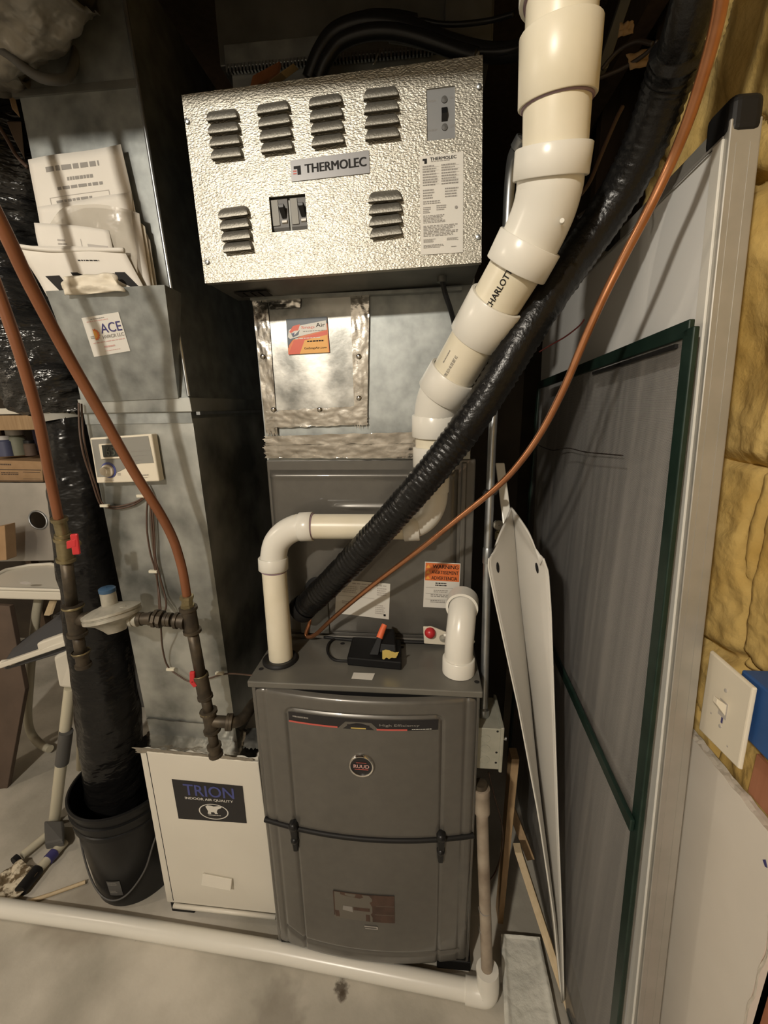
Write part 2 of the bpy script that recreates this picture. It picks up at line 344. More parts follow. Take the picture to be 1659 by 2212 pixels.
# half-height drywall sheet on the right wall, with its raw top edge
dw = B().hexa([(.503, .497, 0), (.516, .497, 0), (.516, 1.2, 0), (.503, 1.2, 0)], [(.503, .497, .911), (.516, .497, .911), (.516, 1.2, .911), (.503, 1.2, .911)]).build('drywall_sheet', 'drywall', wr)
def rawtop(a, b):
    y = .497+.70*a; x = .5015+.016*b; return V((x, y, .9115+.003*noise.noise(V((y*50, b*3, 1)))))
B().grid(rawtop, 90, 2).build('raw_edge', 'gypsum', dw)
B().grid(lambda a, b: V((.502-.002*noise.noise(V((a*30, b*4, 2))), .497+.012*noise.noise(V((3, a*13, 5)))-.004*b, .02+.88*a)), 90, 2).build('torn_edge', 'gypsum', dw)
for p in ((1655, 1863), (1659, 1850)):
    pass
B().poly([(0.5025, 0.5312, 0.8614), (0.5025, 0.5273, 0.8667), (0.5025, 0.5217, 0.8584), (0.5025, 0.5254, 0.8560)], (-.0006, 0, 0)).build('pen_mark', 'ink_blue', dw)
# light switch in its blue box
t = thing('light_switch', 'white toggle light switch plate on a blue plastic box above the drywall', 'switch', (.50, .60, .93))
F = quadF((0.4750, 0.6673, 1.1236), (0.4750, 0.5692, 1.1229), (0.4750, 0.5635, 0.9863), (0.4750, 0.6589, 0.9763))
pl = B().hexa([F(0, 0), F(1, 0), F(1, 1), F(0, 1)], [F(.02, .012, .006), F(.98, .012, .006), F(.98, .988, .006), F(.02, .988, .006)]).build('switch_plate', 'ivory', t, bevel=.002)
B().hexa([F(.43, .43, .005), F(.57, .43, .005), F(.57, .57, .005), F(.43, .57, .005)], [F(.45, .36, .020), F(.55, .36, .020), F(.55, .43, .020), F(.45, .43, .020)]).build('toggle', 'ivory', t, bevel=.001)
B().poly([F(.41, .41, .006), F(.59, .41, .006), F(.59, .60, .006), F(.41, .60, .006)], F(0, 0, .0004)-F(0, 0)).build('toggle_slot', 'ink_soft', t)
for yy in (.28, .72): B().lathe(F(.5, yy, .006), F(0, 0, 1)-F(0, 0), [(.0001, 0), (.003, 0), (.003, .001), (.0001, .0014)], 10).build('screw', 'ink_soft', t)
prints(pl, F, [('r', .50, .60, .54, .67, 'ink_blue'), ('r', .25, .66, .28, .68, 'ink_soft'), ('r', .70, .85, .73, .87, 'ink_soft')], .0066)
B().box((.4815, .520, 1.03), (.57, .612, 1.125)).build('electrical_box', 'blue_box', t, bevel=.003)
B().box((.49, .535, 1.125), (.56, .56, 1.14)).build('box_bracket', 'blue_box', t, bevel=.002)
# ---------------------------------------------------------------- furnace
FC = -.136
def yd(x): return .842-.030*max(0, 1-((x-FC)/.265)**2)
t = fur = thing('gas_furnace', 'dark grey gas furnace with bowed door, round badge and two black latches', 'furnace', (FC, 1.2, 0))
B().box((-.407, .846, .032), (.131, 1.59, .882)).build('casing', 'furnace', t, bevel=.004)
tp = B().box((-.411, .836, .881), (.135, 1.60, .898)).build('top_panel', 'furnace_top', t, bevel=.003)
for p in ((-0.3952, 0.8847, 0.8985), (0.1252, 0.8704, 0.8985), (-0.2161, 1.0119, 0.8985), (-0.0551, 1.0043, 0.8985)): B().lathe(p, (0, 0, 1), [(.006, .0004), (.0001, .0005)], 12).build('screw_hole', 'hole', tp)
label('blank_label', tp, [(-0.1651, 0.8856, 0.8985), (-0.1135, 0.8855, 0.8985), (-0.1172, 0.8604, 0.8985), (-0.1668, 0.8622, 0.8985)], 'label')
def rrd(x, z, x0, x1, z1, r):               # distance to an open rounded rectangle outline
    px = max(x0+r-x, 0) if x < (x0+x1)/2 else max(x-(x1-r), 0); pz = max(z-(z1-r), 0)
    if px > 0 and pz > 0: return abs(math.hypot(px, pz)-r)
    return min(abs(x-x0), abs(x-x1), abs(z-z1)) if z < z1 else abs(z-z1)
def door(z0, z1, top):
    def fn(a, b):
        x = -.402+.530*a; z = z0+(z1-z0)*b; y = yd(x)
        if z < z1+1: y += .0045*math.exp(-(rrd(x, z, -.319, .046, .838 if top else 2, .02)/.0035)**2)
        y += .0025*math.exp(-(rrd(x, z, -.372, .10, 2 if top else 2, .02)/.004)**2)
        if not top:                                   # inner lower corners and lip
            dz = z-z0; y += .004*math.exp(-((dz-.045-.03*max(0, 1-(x+.372)/.05 if x < -.3 else 0))/.005)**2) if -.372 < x < .10 else 0
        e = max(0, 1-min(x+.402, .128-x)/.012); ez = max(0, 1-((z1-z) if top else (z-z0))/.014)
        y += .014*(1-math.sqrt(max(0, 1-e*e)))+.014*(1-math.sqrt(max(0, 1-ez*ez)))
        return V((x, y, z))
    g = B().grid(fn, 180, 130)
    return g
up = door(.487, .880, True).build('upper_door', 'furnace', t, smooth=60)
lo = door(.046, .478, False).build('lower_door', 'furnace', t, smooth=60)
B().box((-.395, .842, .045), (.122, .85, .879)).build('inner_frame', 'black_rubber', t)
B().tube([V((x, yd(x)-.0005, .4835)) for x in [-.405+.534*i/40 for i in range(41)]], .0068, 8).build('door_gasket', 'black_rubber', t, smooth=60)
for xx, zz in ((-.322, .468), (.048, .470)):
    y = yd(xx)
    l = B().lathe((xx, y+.002, zz+.028), (0, -1, 0), [(.0001, .020), (.008, .019), (.0115, .014), (.012, 0)], 16).build('latch', 'black_plastic', t, smooth=50)
    B().hexa([(xx-.0095, y-.014, zz+.03), (xx+.0095, y-.014, zz+.03), (xx+.0095, y+.002, zz+.03), (xx-.0095, y+.002, zz+.03)],
             [(xx-.006, y-.009, zz-.055), (xx+.006, y-.009, zz-.055), (xx+.006, y+.002, zz-.055), (xx-.006, y+.002, zz-.055)]).build('latch_arm', 'black_plastic', l, bevel=.003)
    B().lathe((xx, y, zz-.018), (0, -1, 0), [(.0001, .016), (.007, .014), (.010, .008), (.0105, 0)], 16).build('latch_hook', 'black_plastic', l, smooth=50)
# trim strip under the door's top edge
def DF(x0, x1, z1, z0): return lambda x, y, o=0.: V((x0+(x1-x0)*x, yd(x0+(x1-x0)*x)-.0012-o, z1+(z0-z1)*y))
SF = DF(-.312, .036, .832, .804)
pts_top = [(i/24, 0) for i in range(25)]; pts_bot = [(1-i/24, 1) for i in range(25)]
st = B().grid(lambda a, b: SF(a, b, .0012), 30, 1).build('trim_strip', 'label_black', up)
prints(st, SF, [('r', 0, .84, .34, 1.0, 'ink_red'), ('r', .60, .84, .80, 1.0, 'ink_red'),
    ('p', [(.335, 1.08), (.395, .30), (.565, .30), (.625, 1.08)], 'furnace'), ('r', .405, .55, .555, .95, 'label_black'), ('r', .43, .82, .53, .93, 'gold'),
    ('l', .03, .30, .15, .60, 1, 'ink_grey'), ('t', 'High Efficiency', .62, .38, .88, .66, 'ink_grey'), ('l', .83, .84, .96, .98, 1, 'label')], .0016)
bx, bz = -.141, .704; by = yd(bx)
bd = B().lathe((bx, by, bz), (0, -1, 0), [(.031, -.001), (.031, .003), (.0285, .0065), (.0255, .0055), (.025, .003)], 40).build('badge_rim', 'chrome', up, smooth=50)
B().lathe((bx, by, bz), (0, -1, 0), [(.0255, .0032), (.0001, .0038)], 40).build('badge_face', 'label_black', up)
prints(bd, lambda x, y, o=0.: V((bx-.024+.048*x, by-.004-o, bz+.024-.048*y)), [('t', 'RUUD', .12, .40, .88, .60, 'ink_pink', .012), ('r', .16, .665, .84, .70, 'ink_red'), ('r', .25, .28, .75, .31, 'ink_red')])
# torn adhesive label on the lower door
LF = DF(-.2285, -.068, .300, .208)
lb = B().grid(lambda a, b: LF(a, b, .0008), 20, 4).build('torn_label', 'sticker_pale', lo)
prints(lb, LF, [('r', 0, 0, .02, .92, 'rust'), ('p', [(.12, .02), (.46, -.01), (.5, .1), (.44, .16), (.2, .12), (.12, .08)], 'rust'), ('r', .0, -.01, .6, .02, 'rust'),
    ('r', .64, -.02, 1.0, 1.0, 'rust'), ('p', [(.58, -.01), (.65, -.01), (.65, .16)], 'rust'), ('p', [(.60, .28), (.65, .20), (.65, .48)], 'rust'), ('p', [(.61, .72), (.65, .62), (.65, .86)], 'rust'),
    ('r', .70, .37, 1.0, .385, 'sticker_pale'), ('r', .68, .70, 1.0, .715, 'sticker_pale'), ('p', [(.02, .72), (.60, .74), (.60, 1.0), (.03, .95)], 'rust'), ('r', .33, .50, .6, .62, 'rust'), ('p', [(.16, .5), (.31, .5), (.32, .70), (.15, .66)], 'ink_grey')], .001)
EF = DF(-.150, -.112, .193, .178)
prints(lo, EF, [('r', .05, .15, .95, .35, 'ink_soft'), ('r', .1, .65, .98, .8, 'ink_soft'), ('r', .9, .2, .98, .8, 'ink_soft')], .0006)
for x0, x1, zr in ((-.412, -.325, 0), (.045, .137, 0)):
    B().box((x0, .845, 0), (x1, .93, .033)).build('rubber_pad', 'black_rubber', t, bevel=.002)
for x0, x1 in ((-.40, -.32), (.05, .125)): B().box((x0, 1.50, 0), (x1, 1.58, .033)).build('rubber_pad', 'black_rubber', t, bevel=.002)
B().lathe((-0.3604, 0.9271, 0.8980), (0, 0, 1), [(.0445, 0), (.0445, .004), (.040, .008), (.033, .006), (.031, .001)], 32).build('pipe_gasket', 'black_rubber', t, smooth=50)
# ---------------------------------------------------------------- coil cabinet above the furnace
t = thing('coil_cabinet', 'dark grey steel coil cabinet standing on the furnace behind the pipes', 'cabinet', (FC, 1.3, .898))
B().box((-.400, 1.046, .898), (.126, 1.56, 1.392)).build('casing', 'furnace', t, bevel=.003)
def cp(a, b):
    x = -.393+.478*a; z = .912+.455*b; e = max(0, 1-min(a*.478, (1-a)*.478)/.012); ez = max(0, 1-min(b*.455, (1-b)*.455)/.012); y = 1.036+.010*max(e*e, ez*ez)
    y -= .004*math.exp(-((z-1.272)/.005)**2)*math.exp(-((x+.13)/.09)**6); y -= .003*math.exp(-((z-1.352)/.005)**2); return V((x, y, z))
fp = B().grid(cp, 70, 110).build('front_panel', 'furnace', t, smooth=60)
B().box((.092, 1.037, .915), (.105, 1.047, 1.385)).build('side_flange', 'furnace', t, bevel=.003)
B().box((-.395, 1.032, .898), (.09, 1.046, .909)).build('bottom_flange', 'furnace', t, bevel=.003)
label('warning_label', t, [[(0.0045, 1.0350, 1.1296), (0.0955, 1.0350, 1.1263), (0.0929, 1.0350, 0.9991), (0.0005, 1.0350, 1.0016)]][0], 'label', [
    ('r', .02, .02, .98, .40, 'label_orange'), ('t', 'WARNING', .22, .05, .94, .13, 'ink', .008), ('t', 'AVERTISSEMENT', .20, .175, .95, .25, 'ink', .006), ('t', 'ADVERTENCIA', .20, .30, .92, .375, 'ink', .006),
    ('p', [(.04, .13), (.16, .13), (.10, .05)], 'label_yellow'), ('p', [(.04, .25), (.16, .25), (.10, .17)], 'label_yellow'), ('p', [(.04, .37), (.16, .37), (.10, .29)], 'label_yellow'),
    ('l', .32, .44, .66, .53, 2, 'ink'), ('l', .28, .60, .72, .67, 2, 'ink_grey'), ('r', .05, .55, .96, .556, 'ink_grey'), ('l', .2, .70, .86, .77, 2, 'ink_grey'), ('r', .05, .68, .96, .686, 'ink_grey'), ('l', .2, .83, .62, .90, 2, 'ink_grey'), ('r', .05, .81, .96, .816, 'ink_grey')], text='orange and white warning label')
label('handwritten_label', t, [[(-0.2296, 1.0350, 1.0755), (-0.0862, 1.0350, 1.0657), (-0.0913, 1.0350, 0.9621), (-0.2378, 1.0350, 0.9766)]][0], 'label', [
    ('l', .30, .06, .95, .12, 1, 'ink_soft'), ('l', .12, .16, .42, .38, 4, 'ink_soft'), ('l', .45, .14, .60, .36, 4, 'ink_soft'), ('l', .76, .14, .96, .38, 4, 'ink_soft'), ('r', .03, .45, .72, .46, 'ink_soft'), ('l', .12, .60, .3, .7, 2, 'ink_soft'), ('l', .74, .62, .93, .9, 5, 'ink_soft'), ('r', .90, .86, .94, .92, 'ink')])
gp = B().lathe((-0.2782, 1.0360, 1.0418), (0, -1, 0), [(.040, 0), (.040, .004), (.028, .006), (.001, .006)], 24).build('rubber_grommet', 'black_rubber', t, smooth=40)
B().box((-.335, 1.03, .915), (-.255, 1.04, 1.01)).build('connection_plate', 'galv_dark', t, bevel=.002)
# ---------------------------------------------------------------- supply plenum with foil tape
t = thing('supply_plenum', 'galvanised sheet metal plenum with foil-taped access panel and orange sticker', 'duct', (-.15, 1.3, 1.392))
B().hexa([(-.398, 1.048, 1.392), (.112, 1.048, 1.392), (.112, 1.54, 1.392), (-.398, 1.54, 1.392)], [(-.405, 1.048, 2.2), (.105, 1.048, 2.2), (.105, 1.54, 2.2), (-.405, 1.54, 2.2)]).build('casing', 'galv', t)
ap = B().slab([(-0.3850, 1.0470, 1.7634), (-0.1313, 1.0470, 1.7638), (-0.1421, 1.0470, 1.4800), (-0.3874, 1.0470, 1.4717)], (0, -1, 0), .004).build('access_panel', 'panel_galv', t, bevel=.001)
for q in ([(-0.3992, 1.0410, 1.7646), (-0.3626, 1.0410, 1.7652), (-0.3628, 1.0410, 1.4547), (-0.3925, 1.0410, 1.4550)], [(-0.1685, 1.0410, 1.7677), (-0.1251, 1.0410, 1.7680), (-0.1379, 1.0410, 1.4791), (-0.1686, 1.0410, 1.4772)], [(-0.3871, 1.0400, 1.5134), (-0.1400, 1.0400, 1.5227), (-0.1389, 1.0400, 1.4780), (-0.3895, 1.0400, 1.4721)], [(-0.3952, 1.0380, 1.4530), (0.0208, 1.0380, 1.4598), (0.0213, 1.0380, 1.4201), (-0.3978, 1.0380, 1.4093)], [(-0.3968, 1.0340, 1.4305), (0.0211, 1.0340, 1.4316), (0.0215, 1.0340, 1.3960), (-0.3983, 1.0340, 1.3993)], [(-0.3602, 1.0395, 1.7608), (-0.2834, 1.0395, 1.7629), (-0.2868, 1.0395, 1.7445), (-0.3595, 1.0395, 1.7431)]):
    crinkle(q, 46, 46, .0012, .0015, 38, .03).build('foil_tape', 'foil', t, smooth=180)
for p in ((-0.3679, 1.0360, 1.5165), (-0.2527, 1.0360, 1.5147), (-0.1557, 1.0360, 1.5401), (-0.1528, 1.0360, 1.6338), (-0.3839, 1.0360, 1.6398)):
    B().ball(p, (.006, .0018, .006), 10).build('taped_screw', 'foil', t, smooth=180)
label('company_sticker', t, [[(-0.3214, 1.0395, 1.7199), (-0.2249, 1.0395, 1.7227), (-0.2221, 1.0395, 1.6452), (-0.3215, 1.0395, 1.6427)]][0], 'label_orange', [
    ('p', [(0, 0), (1, 0), (1, .18), (.12, .60), (0, .78)], 'label_navy'), ('r', 0, .0, .02, .8, 'label_navy'), ('p', [(.15, .58), (.98, .42), (.98, 1), (0, 1)], 'label_yellow'),
    ('p', [(.15, .60), (.98, .38), (.98, .50), (.42, .62), (.28, 1), (.0, 1)], 'label_red'), ('p', [(.05, .30), (.30, .20), (.97, .10), (.98, .36), (.30, .50), (.07, .56), (.02, .50)], 'label'),
    ('p', [(.06, .36), (.16, .20), (.34, .16), (.28, .33), (.18, .34), (.10, .40)], 'label_red'), ('p', [(.10, .40), (.16, .40), (.18, .46), (.32, .32), (.28, .46), (.14, .52)], 'label_navy'), ('p', [(.14, .41), (.19, .38), (.17, .48)], 'blue'),
    ('t', 'Snap', .36, .22, .68, .32, 'label_red', .006), ('t', 'Air', .72, .16, .94, .27, 'ink', .006), ('l', .40, .36, .92, .40, 1, 'ink_grey'), ('l', .2, .55, .9, .60, 1, 'label'), ('l', .48, .64, .95, .71, 1, 'ink'), ('t', 'GoSnapAir.com', .40, .82, .94, .90, 'ink', .004)], text='orange and navy company sticker')
# ---------------------------------------------------------------- electric duct heater
t = thing('electric_duct_heater', 'shiny embossed metal electric heater box with louvres hanging on the plenum', 'heater', (-.17, .98, 1.76))
Q = [(-0.4429, 0.8930, 2.0748), (0.0945, 0.8930, 2.0933), (0.1044, 0.8930, 1.7776), (-0.4366, 0.8930, 1.7637)]
FQ = quadF(*Q); ex = V(Q[1])-V(Q[0]); ey = V(Q[3])-V(Q[0])
def fr(p): d = V(p)-V(Q[0]); return d.dot(ex)/ex.length_squared, d.dot(ey)/ey.length_squared
bk = lambda x, y: V((FQ(x, y).x, 1.047, FQ(x, y).z))
B().hexa([FQ(.003, .004, -.012), FQ(.997, .004, -.012), FQ(.997, .995, -.012), FQ(.003, .995, -.012)], [bk(.003, .004), bk(.997, .004), bk(.997, .995), bk(.003, .995)]).build('casing', 'galv_dark', t)
b0, b1, b2 = fr((-0.2918, 0.8930, 1.9035)), fr((-0.2205, 0.8930, 1.9057)), fr((-0.2185, 0.8930, 1.8499)); s0, s1, s2 = fr((-0.0000, 0.8930, 2.0484)), fr((0.0492, 0.8930, 2.0489)), fr((0.0510, 0.8930, 1.9725))
H1 = (b0[0], (b0[1]+b1[1])/2, b2[0]-.003, b2[1]+.01); H2 = (s0[0], s1[1]+.004, s1[0], s2[1]+.002)
xs = sorted({0, 1, H1[0], H1[2], H2[0], H2[2]}); ys = sorted({0, 1, H1[1], H1[3], H2[1], H2[3]})
cv = B()
for i in range(len(xs)-1):
    for j in range(len(ys)-1):
        mx, my = (xs[i]+xs[i+1])/2, (ys[j]+ys[j+1])/2
        if any(h[0] < mx < h[2] and h[1] < my < h[3] for h in (H1, H2)): continue
        cv.add([FQ(xs[i], ys[j]), FQ(xs[i+1], ys[j]), FQ(xs[i+1], ys[j+1]), FQ(xs[i], ys[j+1])], [(0, 1, 2, 3)])
for a, b in (((0, 0), (1, 0)), ((1, 0), (1, 1)), ((1, 1), (0, 1)), ((0, 1), (0, 0))): cv.add([FQ(*a), FQ(*b), FQ(*b, -.014), FQ(*a, -.014)], [(0, 1, 2, 3)])
for h in (H1, H2):
    c = [(h[0], h[1]), (h[2], h[1]), (h[2], h[3]), (h[0], h[3])]
    for k in range(4): cv.add([FQ(*c[k]), FQ(*c[(k+1) % 4]), FQ(*c[(k+1) % 4], -.004), FQ(*c[k], -.004)], [(0, 1, 2, 3)])
cover = cv.build('front_cover', 'embossed', t)
banks = [([(-0.3978, 0.8930, 2.0286), (-0.3364, 0.8930, 2.0304)], [(-0.3966, 0.8930, 1.9698), (-0.3346, 0.8930, 1.9717)]), ([(-0.3037, 0.8930, 2.0327), (-0.2409, 0.8930, 2.0364)], [(-0.3011, 0.8930, 1.9739), (-0.2382, 0.8930, 1.9772)]),
         ([(-0.2084, 0.8930, 2.0368), (-0.1457, 0.8930, 2.0405)], [(-0.2067, 0.8930, 1.9779), (-0.1444, 0.8930, 1.9811)]), ([(-0.1104, 0.8930, 2.0414), (-0.0470, 0.8930, 2.0433)], [(-0.1089, 0.8930, 1.9819), (-0.0456, 0.8930, 1.9839)]),
         ([(-0.3936, 0.8930, 1.8736), (-0.3311, 0.8930, 1.8770)], [(-0.3913, 0.8930, 1.8161), (-0.3294, 0.8930, 1.8187)]), ([(-0.1059, 0.8930, 1.8851), (-0.0415, 0.8930, 1.8865)], [(-0.1043, 0.8930, 1.8269), (-0.0418, 0.8930, 1.8316)])]
nn = (FQ(0, 0, 1)-FQ(0, 0)); upv = (FQ(.5, 0)-FQ(.5, 1)).normalized()
lidx = 0
for A_, Z_ in banks:
    for k in range(4):
        a = lerp(A_[0], Z_[0], k/3); b = lerp(A_[1], Z_[1], k/3); L_ = (b-a); hgt = .0178
        def fn(u, v):
            wv = .5+.5*math.cos(math.pi*u); s = 1-u
            shrink = .5*(1-math.sqrt(max(0, 1-v**2.2)))*.42
            uu = shrink+(1-2*shrink)*u
            pr = .0125*(math.cos(math.pi*v/2)**.8)*min(1, (1-abs(2*u-1))*9)**.5
            return a+L_*uu+upv*hgt*v+nn*pr
        g = B().grid(fn, 20, 8)
        for (o1, o2, hh) in ((.0128, .0105, .0011),):
            e1, e2 = a+L_*.035, b-L_*.035
            g.hexa([e1+nn*o2, e2+nn*o2, e2+nn*o1, e1+nn*o1], [e1+nn*o2-upv*.0028, e2+nn*o2-upv*.0028, e2+nn*o1-upv*.0028, e1+nn*o1-upv*.0028])
        g.build('louver', 'louvre', cover, smooth=60)
npl = label('nameplate', cover, [[(-0.2481, 0.8920, 1.9606), (-0.1023, 0.8920, 1.9675), (-0.1014, 0.8920, 1.9324), (-0.2479, 0.8920, 1.9269)]][0], 'label_grey', [('t', 'THERMOLEC', .18, .27, .955, .68, 'ink', .013), ('p', [(.04, .30), (.13, .30), (.13, .72), (.085, .72), (.085, .44), (.04, .44)], 'ink'), ('r', .03, .50, .075, .56, 'ink_red'), ('r', .03, .62, .075, .68, 'ink_red')], .001, text='grey nameplate with black capital letters')
sp = [('t', 'THERMOLEC', .24, .025, .84, .055, 'ink', .006), ('p', [(.07, .03), (.17, .03), (.17, .08), (.11, .08), (.11, .05), (.07, .05)], 'ink'), ('l', .26, .062, .78, .074, 1, 'ink_grey')]
for (x0, y0, x1, y1, n) in ((.07, .10, .42, .31, 8), (.50, .10, .90, .31, 8), (.07, .335, .34, .44, 4), (.58, .335, .90, .44, 4), (.07, .45, .55, .49, 2), (.07, .51, .25, .58, 4), (.38, .50, .62, .56, 3), (.07, .595, .62, .68, 6), (.07, .70, .90, .82, 8), (.07, .84, .36, .88, 4), (.62, .84, .90, .87, 3), (.07, .90, .55, .94, 3), (.72, .93, .88, .945, 1)): sp.append(('l', x0, y0, x1, y1, n, 'ink_grey'))
for k in range(6): sp.append(('r', .07, .115+k*.034, .44, .117+k*.034, 'ink_soft')); sp.append(('r', .50, .115+k*.034, .90, .117+k*.034, 'ink_soft'))
sp.append(('p', [(.84+.035*math.cos(i*.6283), .535+.016*math.sin(i*.6283)) for i in range(10)], 'ink_grey'))
label('specification_label', cover, [[(-0.0116, 0.8920, 1.9528), (0.0660, 0.8920, 1.9551), (0.0697, 0.8920, 1.7958), (-0.0084, 0.8920, 1.7947)]][0], 'label', sp, .0006, text='white printed specification label')
pq = [FQ(H2[0]-.004, H2[1]-.004, -.004), FQ(H2[2]+.004, H2[1]-.004, -.004), FQ(H2[2]+.004, H2[3]+.004, -.004), FQ(H2[0]-.004, H2[3]+.004, -.004)]
swp = label('switch_plate', t, pq, 'switch_grey', [('t', 'HIGH', .10, .21, .34, .25, 'ink_grey'), ('t', 'ON', .80, .19, .92, .23, 'ink_grey'), ('t', 'STAND BY', .06, .755, .38, .79, 'ink_grey'), ('t', 'OFF', .80, .71, .95, .76, 'ink_grey')], .0012)
PF = quadF(*pq)
B().hexa([PF(.52, .38, .001), PF(.72, .38, .001), PF(.72, .64, .001), PF(.52, .64, .001)], [PF(.53, .39, .004), PF(.71, .39, .004), PF(.71, .52, .008), PF(.53, .52, .008)]).build('rocker_switch', 'black_plastic', swp)
for yy in (.235, .745): B().lathe(PF(.62, yy, .001), nn, [(.0055, 0), (.0052, .002), (.0001, .0026)], 16).build('pilot_light', 'grey_plastic', swp, smooth=50)
for k in range(2):
    x0 = H1[0]+(H1[2]-H1[0])*(.0 if k == 0 else .535); x1 = x0+(H1[2]-H1[0])*.465
    br = B().hexa([FQ(x0, H1[1], -.011), FQ(x1, H1[1], -.011), FQ(x1, H1[3], -.011), FQ(x0, H1[3], -.011)], [FQ(x0, H1[1]+.002, -.008), FQ(x1, H1[1]+.002, -.008), FQ(x1, H1[3]-.03, -.008), FQ(x0, H1[3]-.03, -.008)]).build('circuit_breaker', 'grey_plastic', t)
    G_ = lambda u, v, o: FQ(x0+(x1-x0)*u, H1[1]+(H1[3]-H1[1])*v, o)
    B().hexa([G_(.04, .05, -.009), G_(.44, .05, -.009), G_(.46, .78, -.009), G_(.06, .78, -.009)], [G_(.04, .05, -.006), G_(.44, .05, -.006), G_(.46, .78, -.006), G_(.06, .78, -.006)]).build('breaker_face', 'panel_grey', br)
    B().hexa([G_(.52, .30, -.008), G_(.9, .30, -.008), G_(.9, .60, -.008), G_(.62, .60, -.008)], [G_(.50, .24, .004), G_(.88, .24, .004), G_(.86, .34, .004), G_(.55, .34, .004)]).build('breaker_toggle', 'black_plastic', br, bevel=.001)
    B().hexa([G_(.6, .64, -.008), G_(.93, .64, -.008), G_(.93, .74, -.008), G_(.6, .74, -.008)], [G_(.62, .66, -.004), G_(.91, .66, -.004), G_(.91, .72, -.004), G_(.62, .72, -.004)]).build('breaker_marker', 'label', br)
for p in ((-0.4271, 0.8910, 1.8008), (-0.4368, 0.8910, 2.0332), (0.0898, 0.8910, 2.0480), (0.0967, 0.8910, 1.8194)): B().lathe(p, nn, [(.0045, 0), (.004, .002), (.0001, .003)], 12).build('screw', 'steel', cover, smooth=50)
for k in range(4): B().poly([(-0.4110, 0.9679, 1.7635), (-0.3895, 0.9637, 1.7635), (-0.3894, 1.0035, 1.7635), (-0.4098, 1.0085, 1.7635)], (0, 0, -.001)).build('vent_slot', 'hole', t).location.x += k*.0175
B().bar((-.40, 1.038, 1.765), (.08, 1.038, 1.768), (0, .008, 0), (0, 0, .0035)).build('bottom_flange', 'galv', t)
cn = B().lathe((0.0344, 0.9700, 1.7964), (0, 0, -1), [(.014, -.005), (.014, .016), (.010, .018), (.010, .03), (.0001, .03)], 14).build('cable_connector', 'galv_dark', t, smooth=40)
B().tube(spl([(0.0348, 0.9700, 1.7706), (0.0426, 0.9850, 1.7477), (0.0536, 1.0000, 1.7234), (0.0634, 1.0200, 1.6990), (0.0693, 1.0350, 1.6675)], 6), .0055, 10).build('power_cable', 'black_plastic', cn, smooth=60)
# ---------------------------------------------------------------- return air duct on the left
t = duct = thing('return_duct', 'galvanised return air duct with document pocket standing on the white air cleaner', 'duct', (-.66, 1.2, .615))
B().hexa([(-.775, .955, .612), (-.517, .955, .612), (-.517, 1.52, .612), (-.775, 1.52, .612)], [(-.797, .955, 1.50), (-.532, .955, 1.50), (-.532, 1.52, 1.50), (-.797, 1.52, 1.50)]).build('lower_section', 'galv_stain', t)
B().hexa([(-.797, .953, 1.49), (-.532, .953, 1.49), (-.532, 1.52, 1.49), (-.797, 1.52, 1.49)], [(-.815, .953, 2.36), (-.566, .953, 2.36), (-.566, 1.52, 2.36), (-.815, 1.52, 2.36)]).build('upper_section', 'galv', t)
B().hexa([(-.800, .947, 1.515), (-.527, .947, 1.515), (-.527, 1.525, 1.515), (-.800, 1.525, 1.515)], [(-.802, .947, 1.547), (-.529, .947, 1.547), (-.529, 1.525, 1.547), (-.802, 1.525, 1.547)]).build('slip_flange', 'galv_stain', t, bevel=.0015)
B().hexa([(-.524, .96, 1.508), (-.515, .96, 1.508), (-.515, 1.52, 1.508), (-.524, 1.52, 1.508)], [(-.524, .96, 1.515), (-.515, .96, 1.515), (-.515, 1.52, 1.515), (-.524, 1.52, 1.515)]).build('drive_cleat', 'steel', t)
B().hexa([(-.566, .946, 1.55), (-.528, .946, 1.55), (-.528, .953, 1.55), (-.566, .953, 1.55)], [(-.572, .946, 2.13), (-.562, .946, 2.13), (-.562, .953, 2.13), (-.572, .953, 2.13)]) 
B().tube([(-.5325, .952, 1.55), (-.5645, .952, 2.30)], .0042, 8).build('corner_seam', 'steel', t, smooth=60)
B().box((-.822, .948, 2.13), (-.557, .955, 2.142)).build('slip_joint', 'galv_dark', t)
# sheet metal pocket: slanted front, triangular cheeks
A1, A2, A3, A4 = (-0.7779, 0.8880, 1.7612), (-0.5192, 0.8880, 1.7631), (-0.5536, 0.9440, 1.5456), (-0.7739, 0.9440, 1.5402)
pk = B().slab([A1, A2, A3, A4], (0, 1, -.1), .0015)
pk.hexa([A2, (A2[0]-.002, .952, A2[2]), (A3[0]-.001, .951, A3[2]), A3], [(A2[0]-.0015, A2[1], A2[2]), (A2[0]-.0035, .952, A2[2]), (A3[0]-.0025, .951, A3[2]), (A3[0]-.0015, A3[1], A3[2])])
pk.hexa([A1, (A1[0], .952, A1[2]), (A4[0], .951, A4[2]), A4], [(A1[0]+.0015, A1[1], A1[2]), (A1[0]+.0015, .952, A1[2]), (A4[0]+.0015, .951, A4[2]), (A4[0]+.0015, A4[1], A4[2])])
pk = pk.build('document_pocket', 'galv', t)
kx = quadF(A1, A2, A3, A4)
def pkpt(u, v):                     # point on the pocket face given fractions
    return kx(u, v, .0008)
sq = [kx(.235, .232, .0008), kx(.575, .198, .0008), kx(.602, .535, .0008), kx(.235, .574, .0008)]
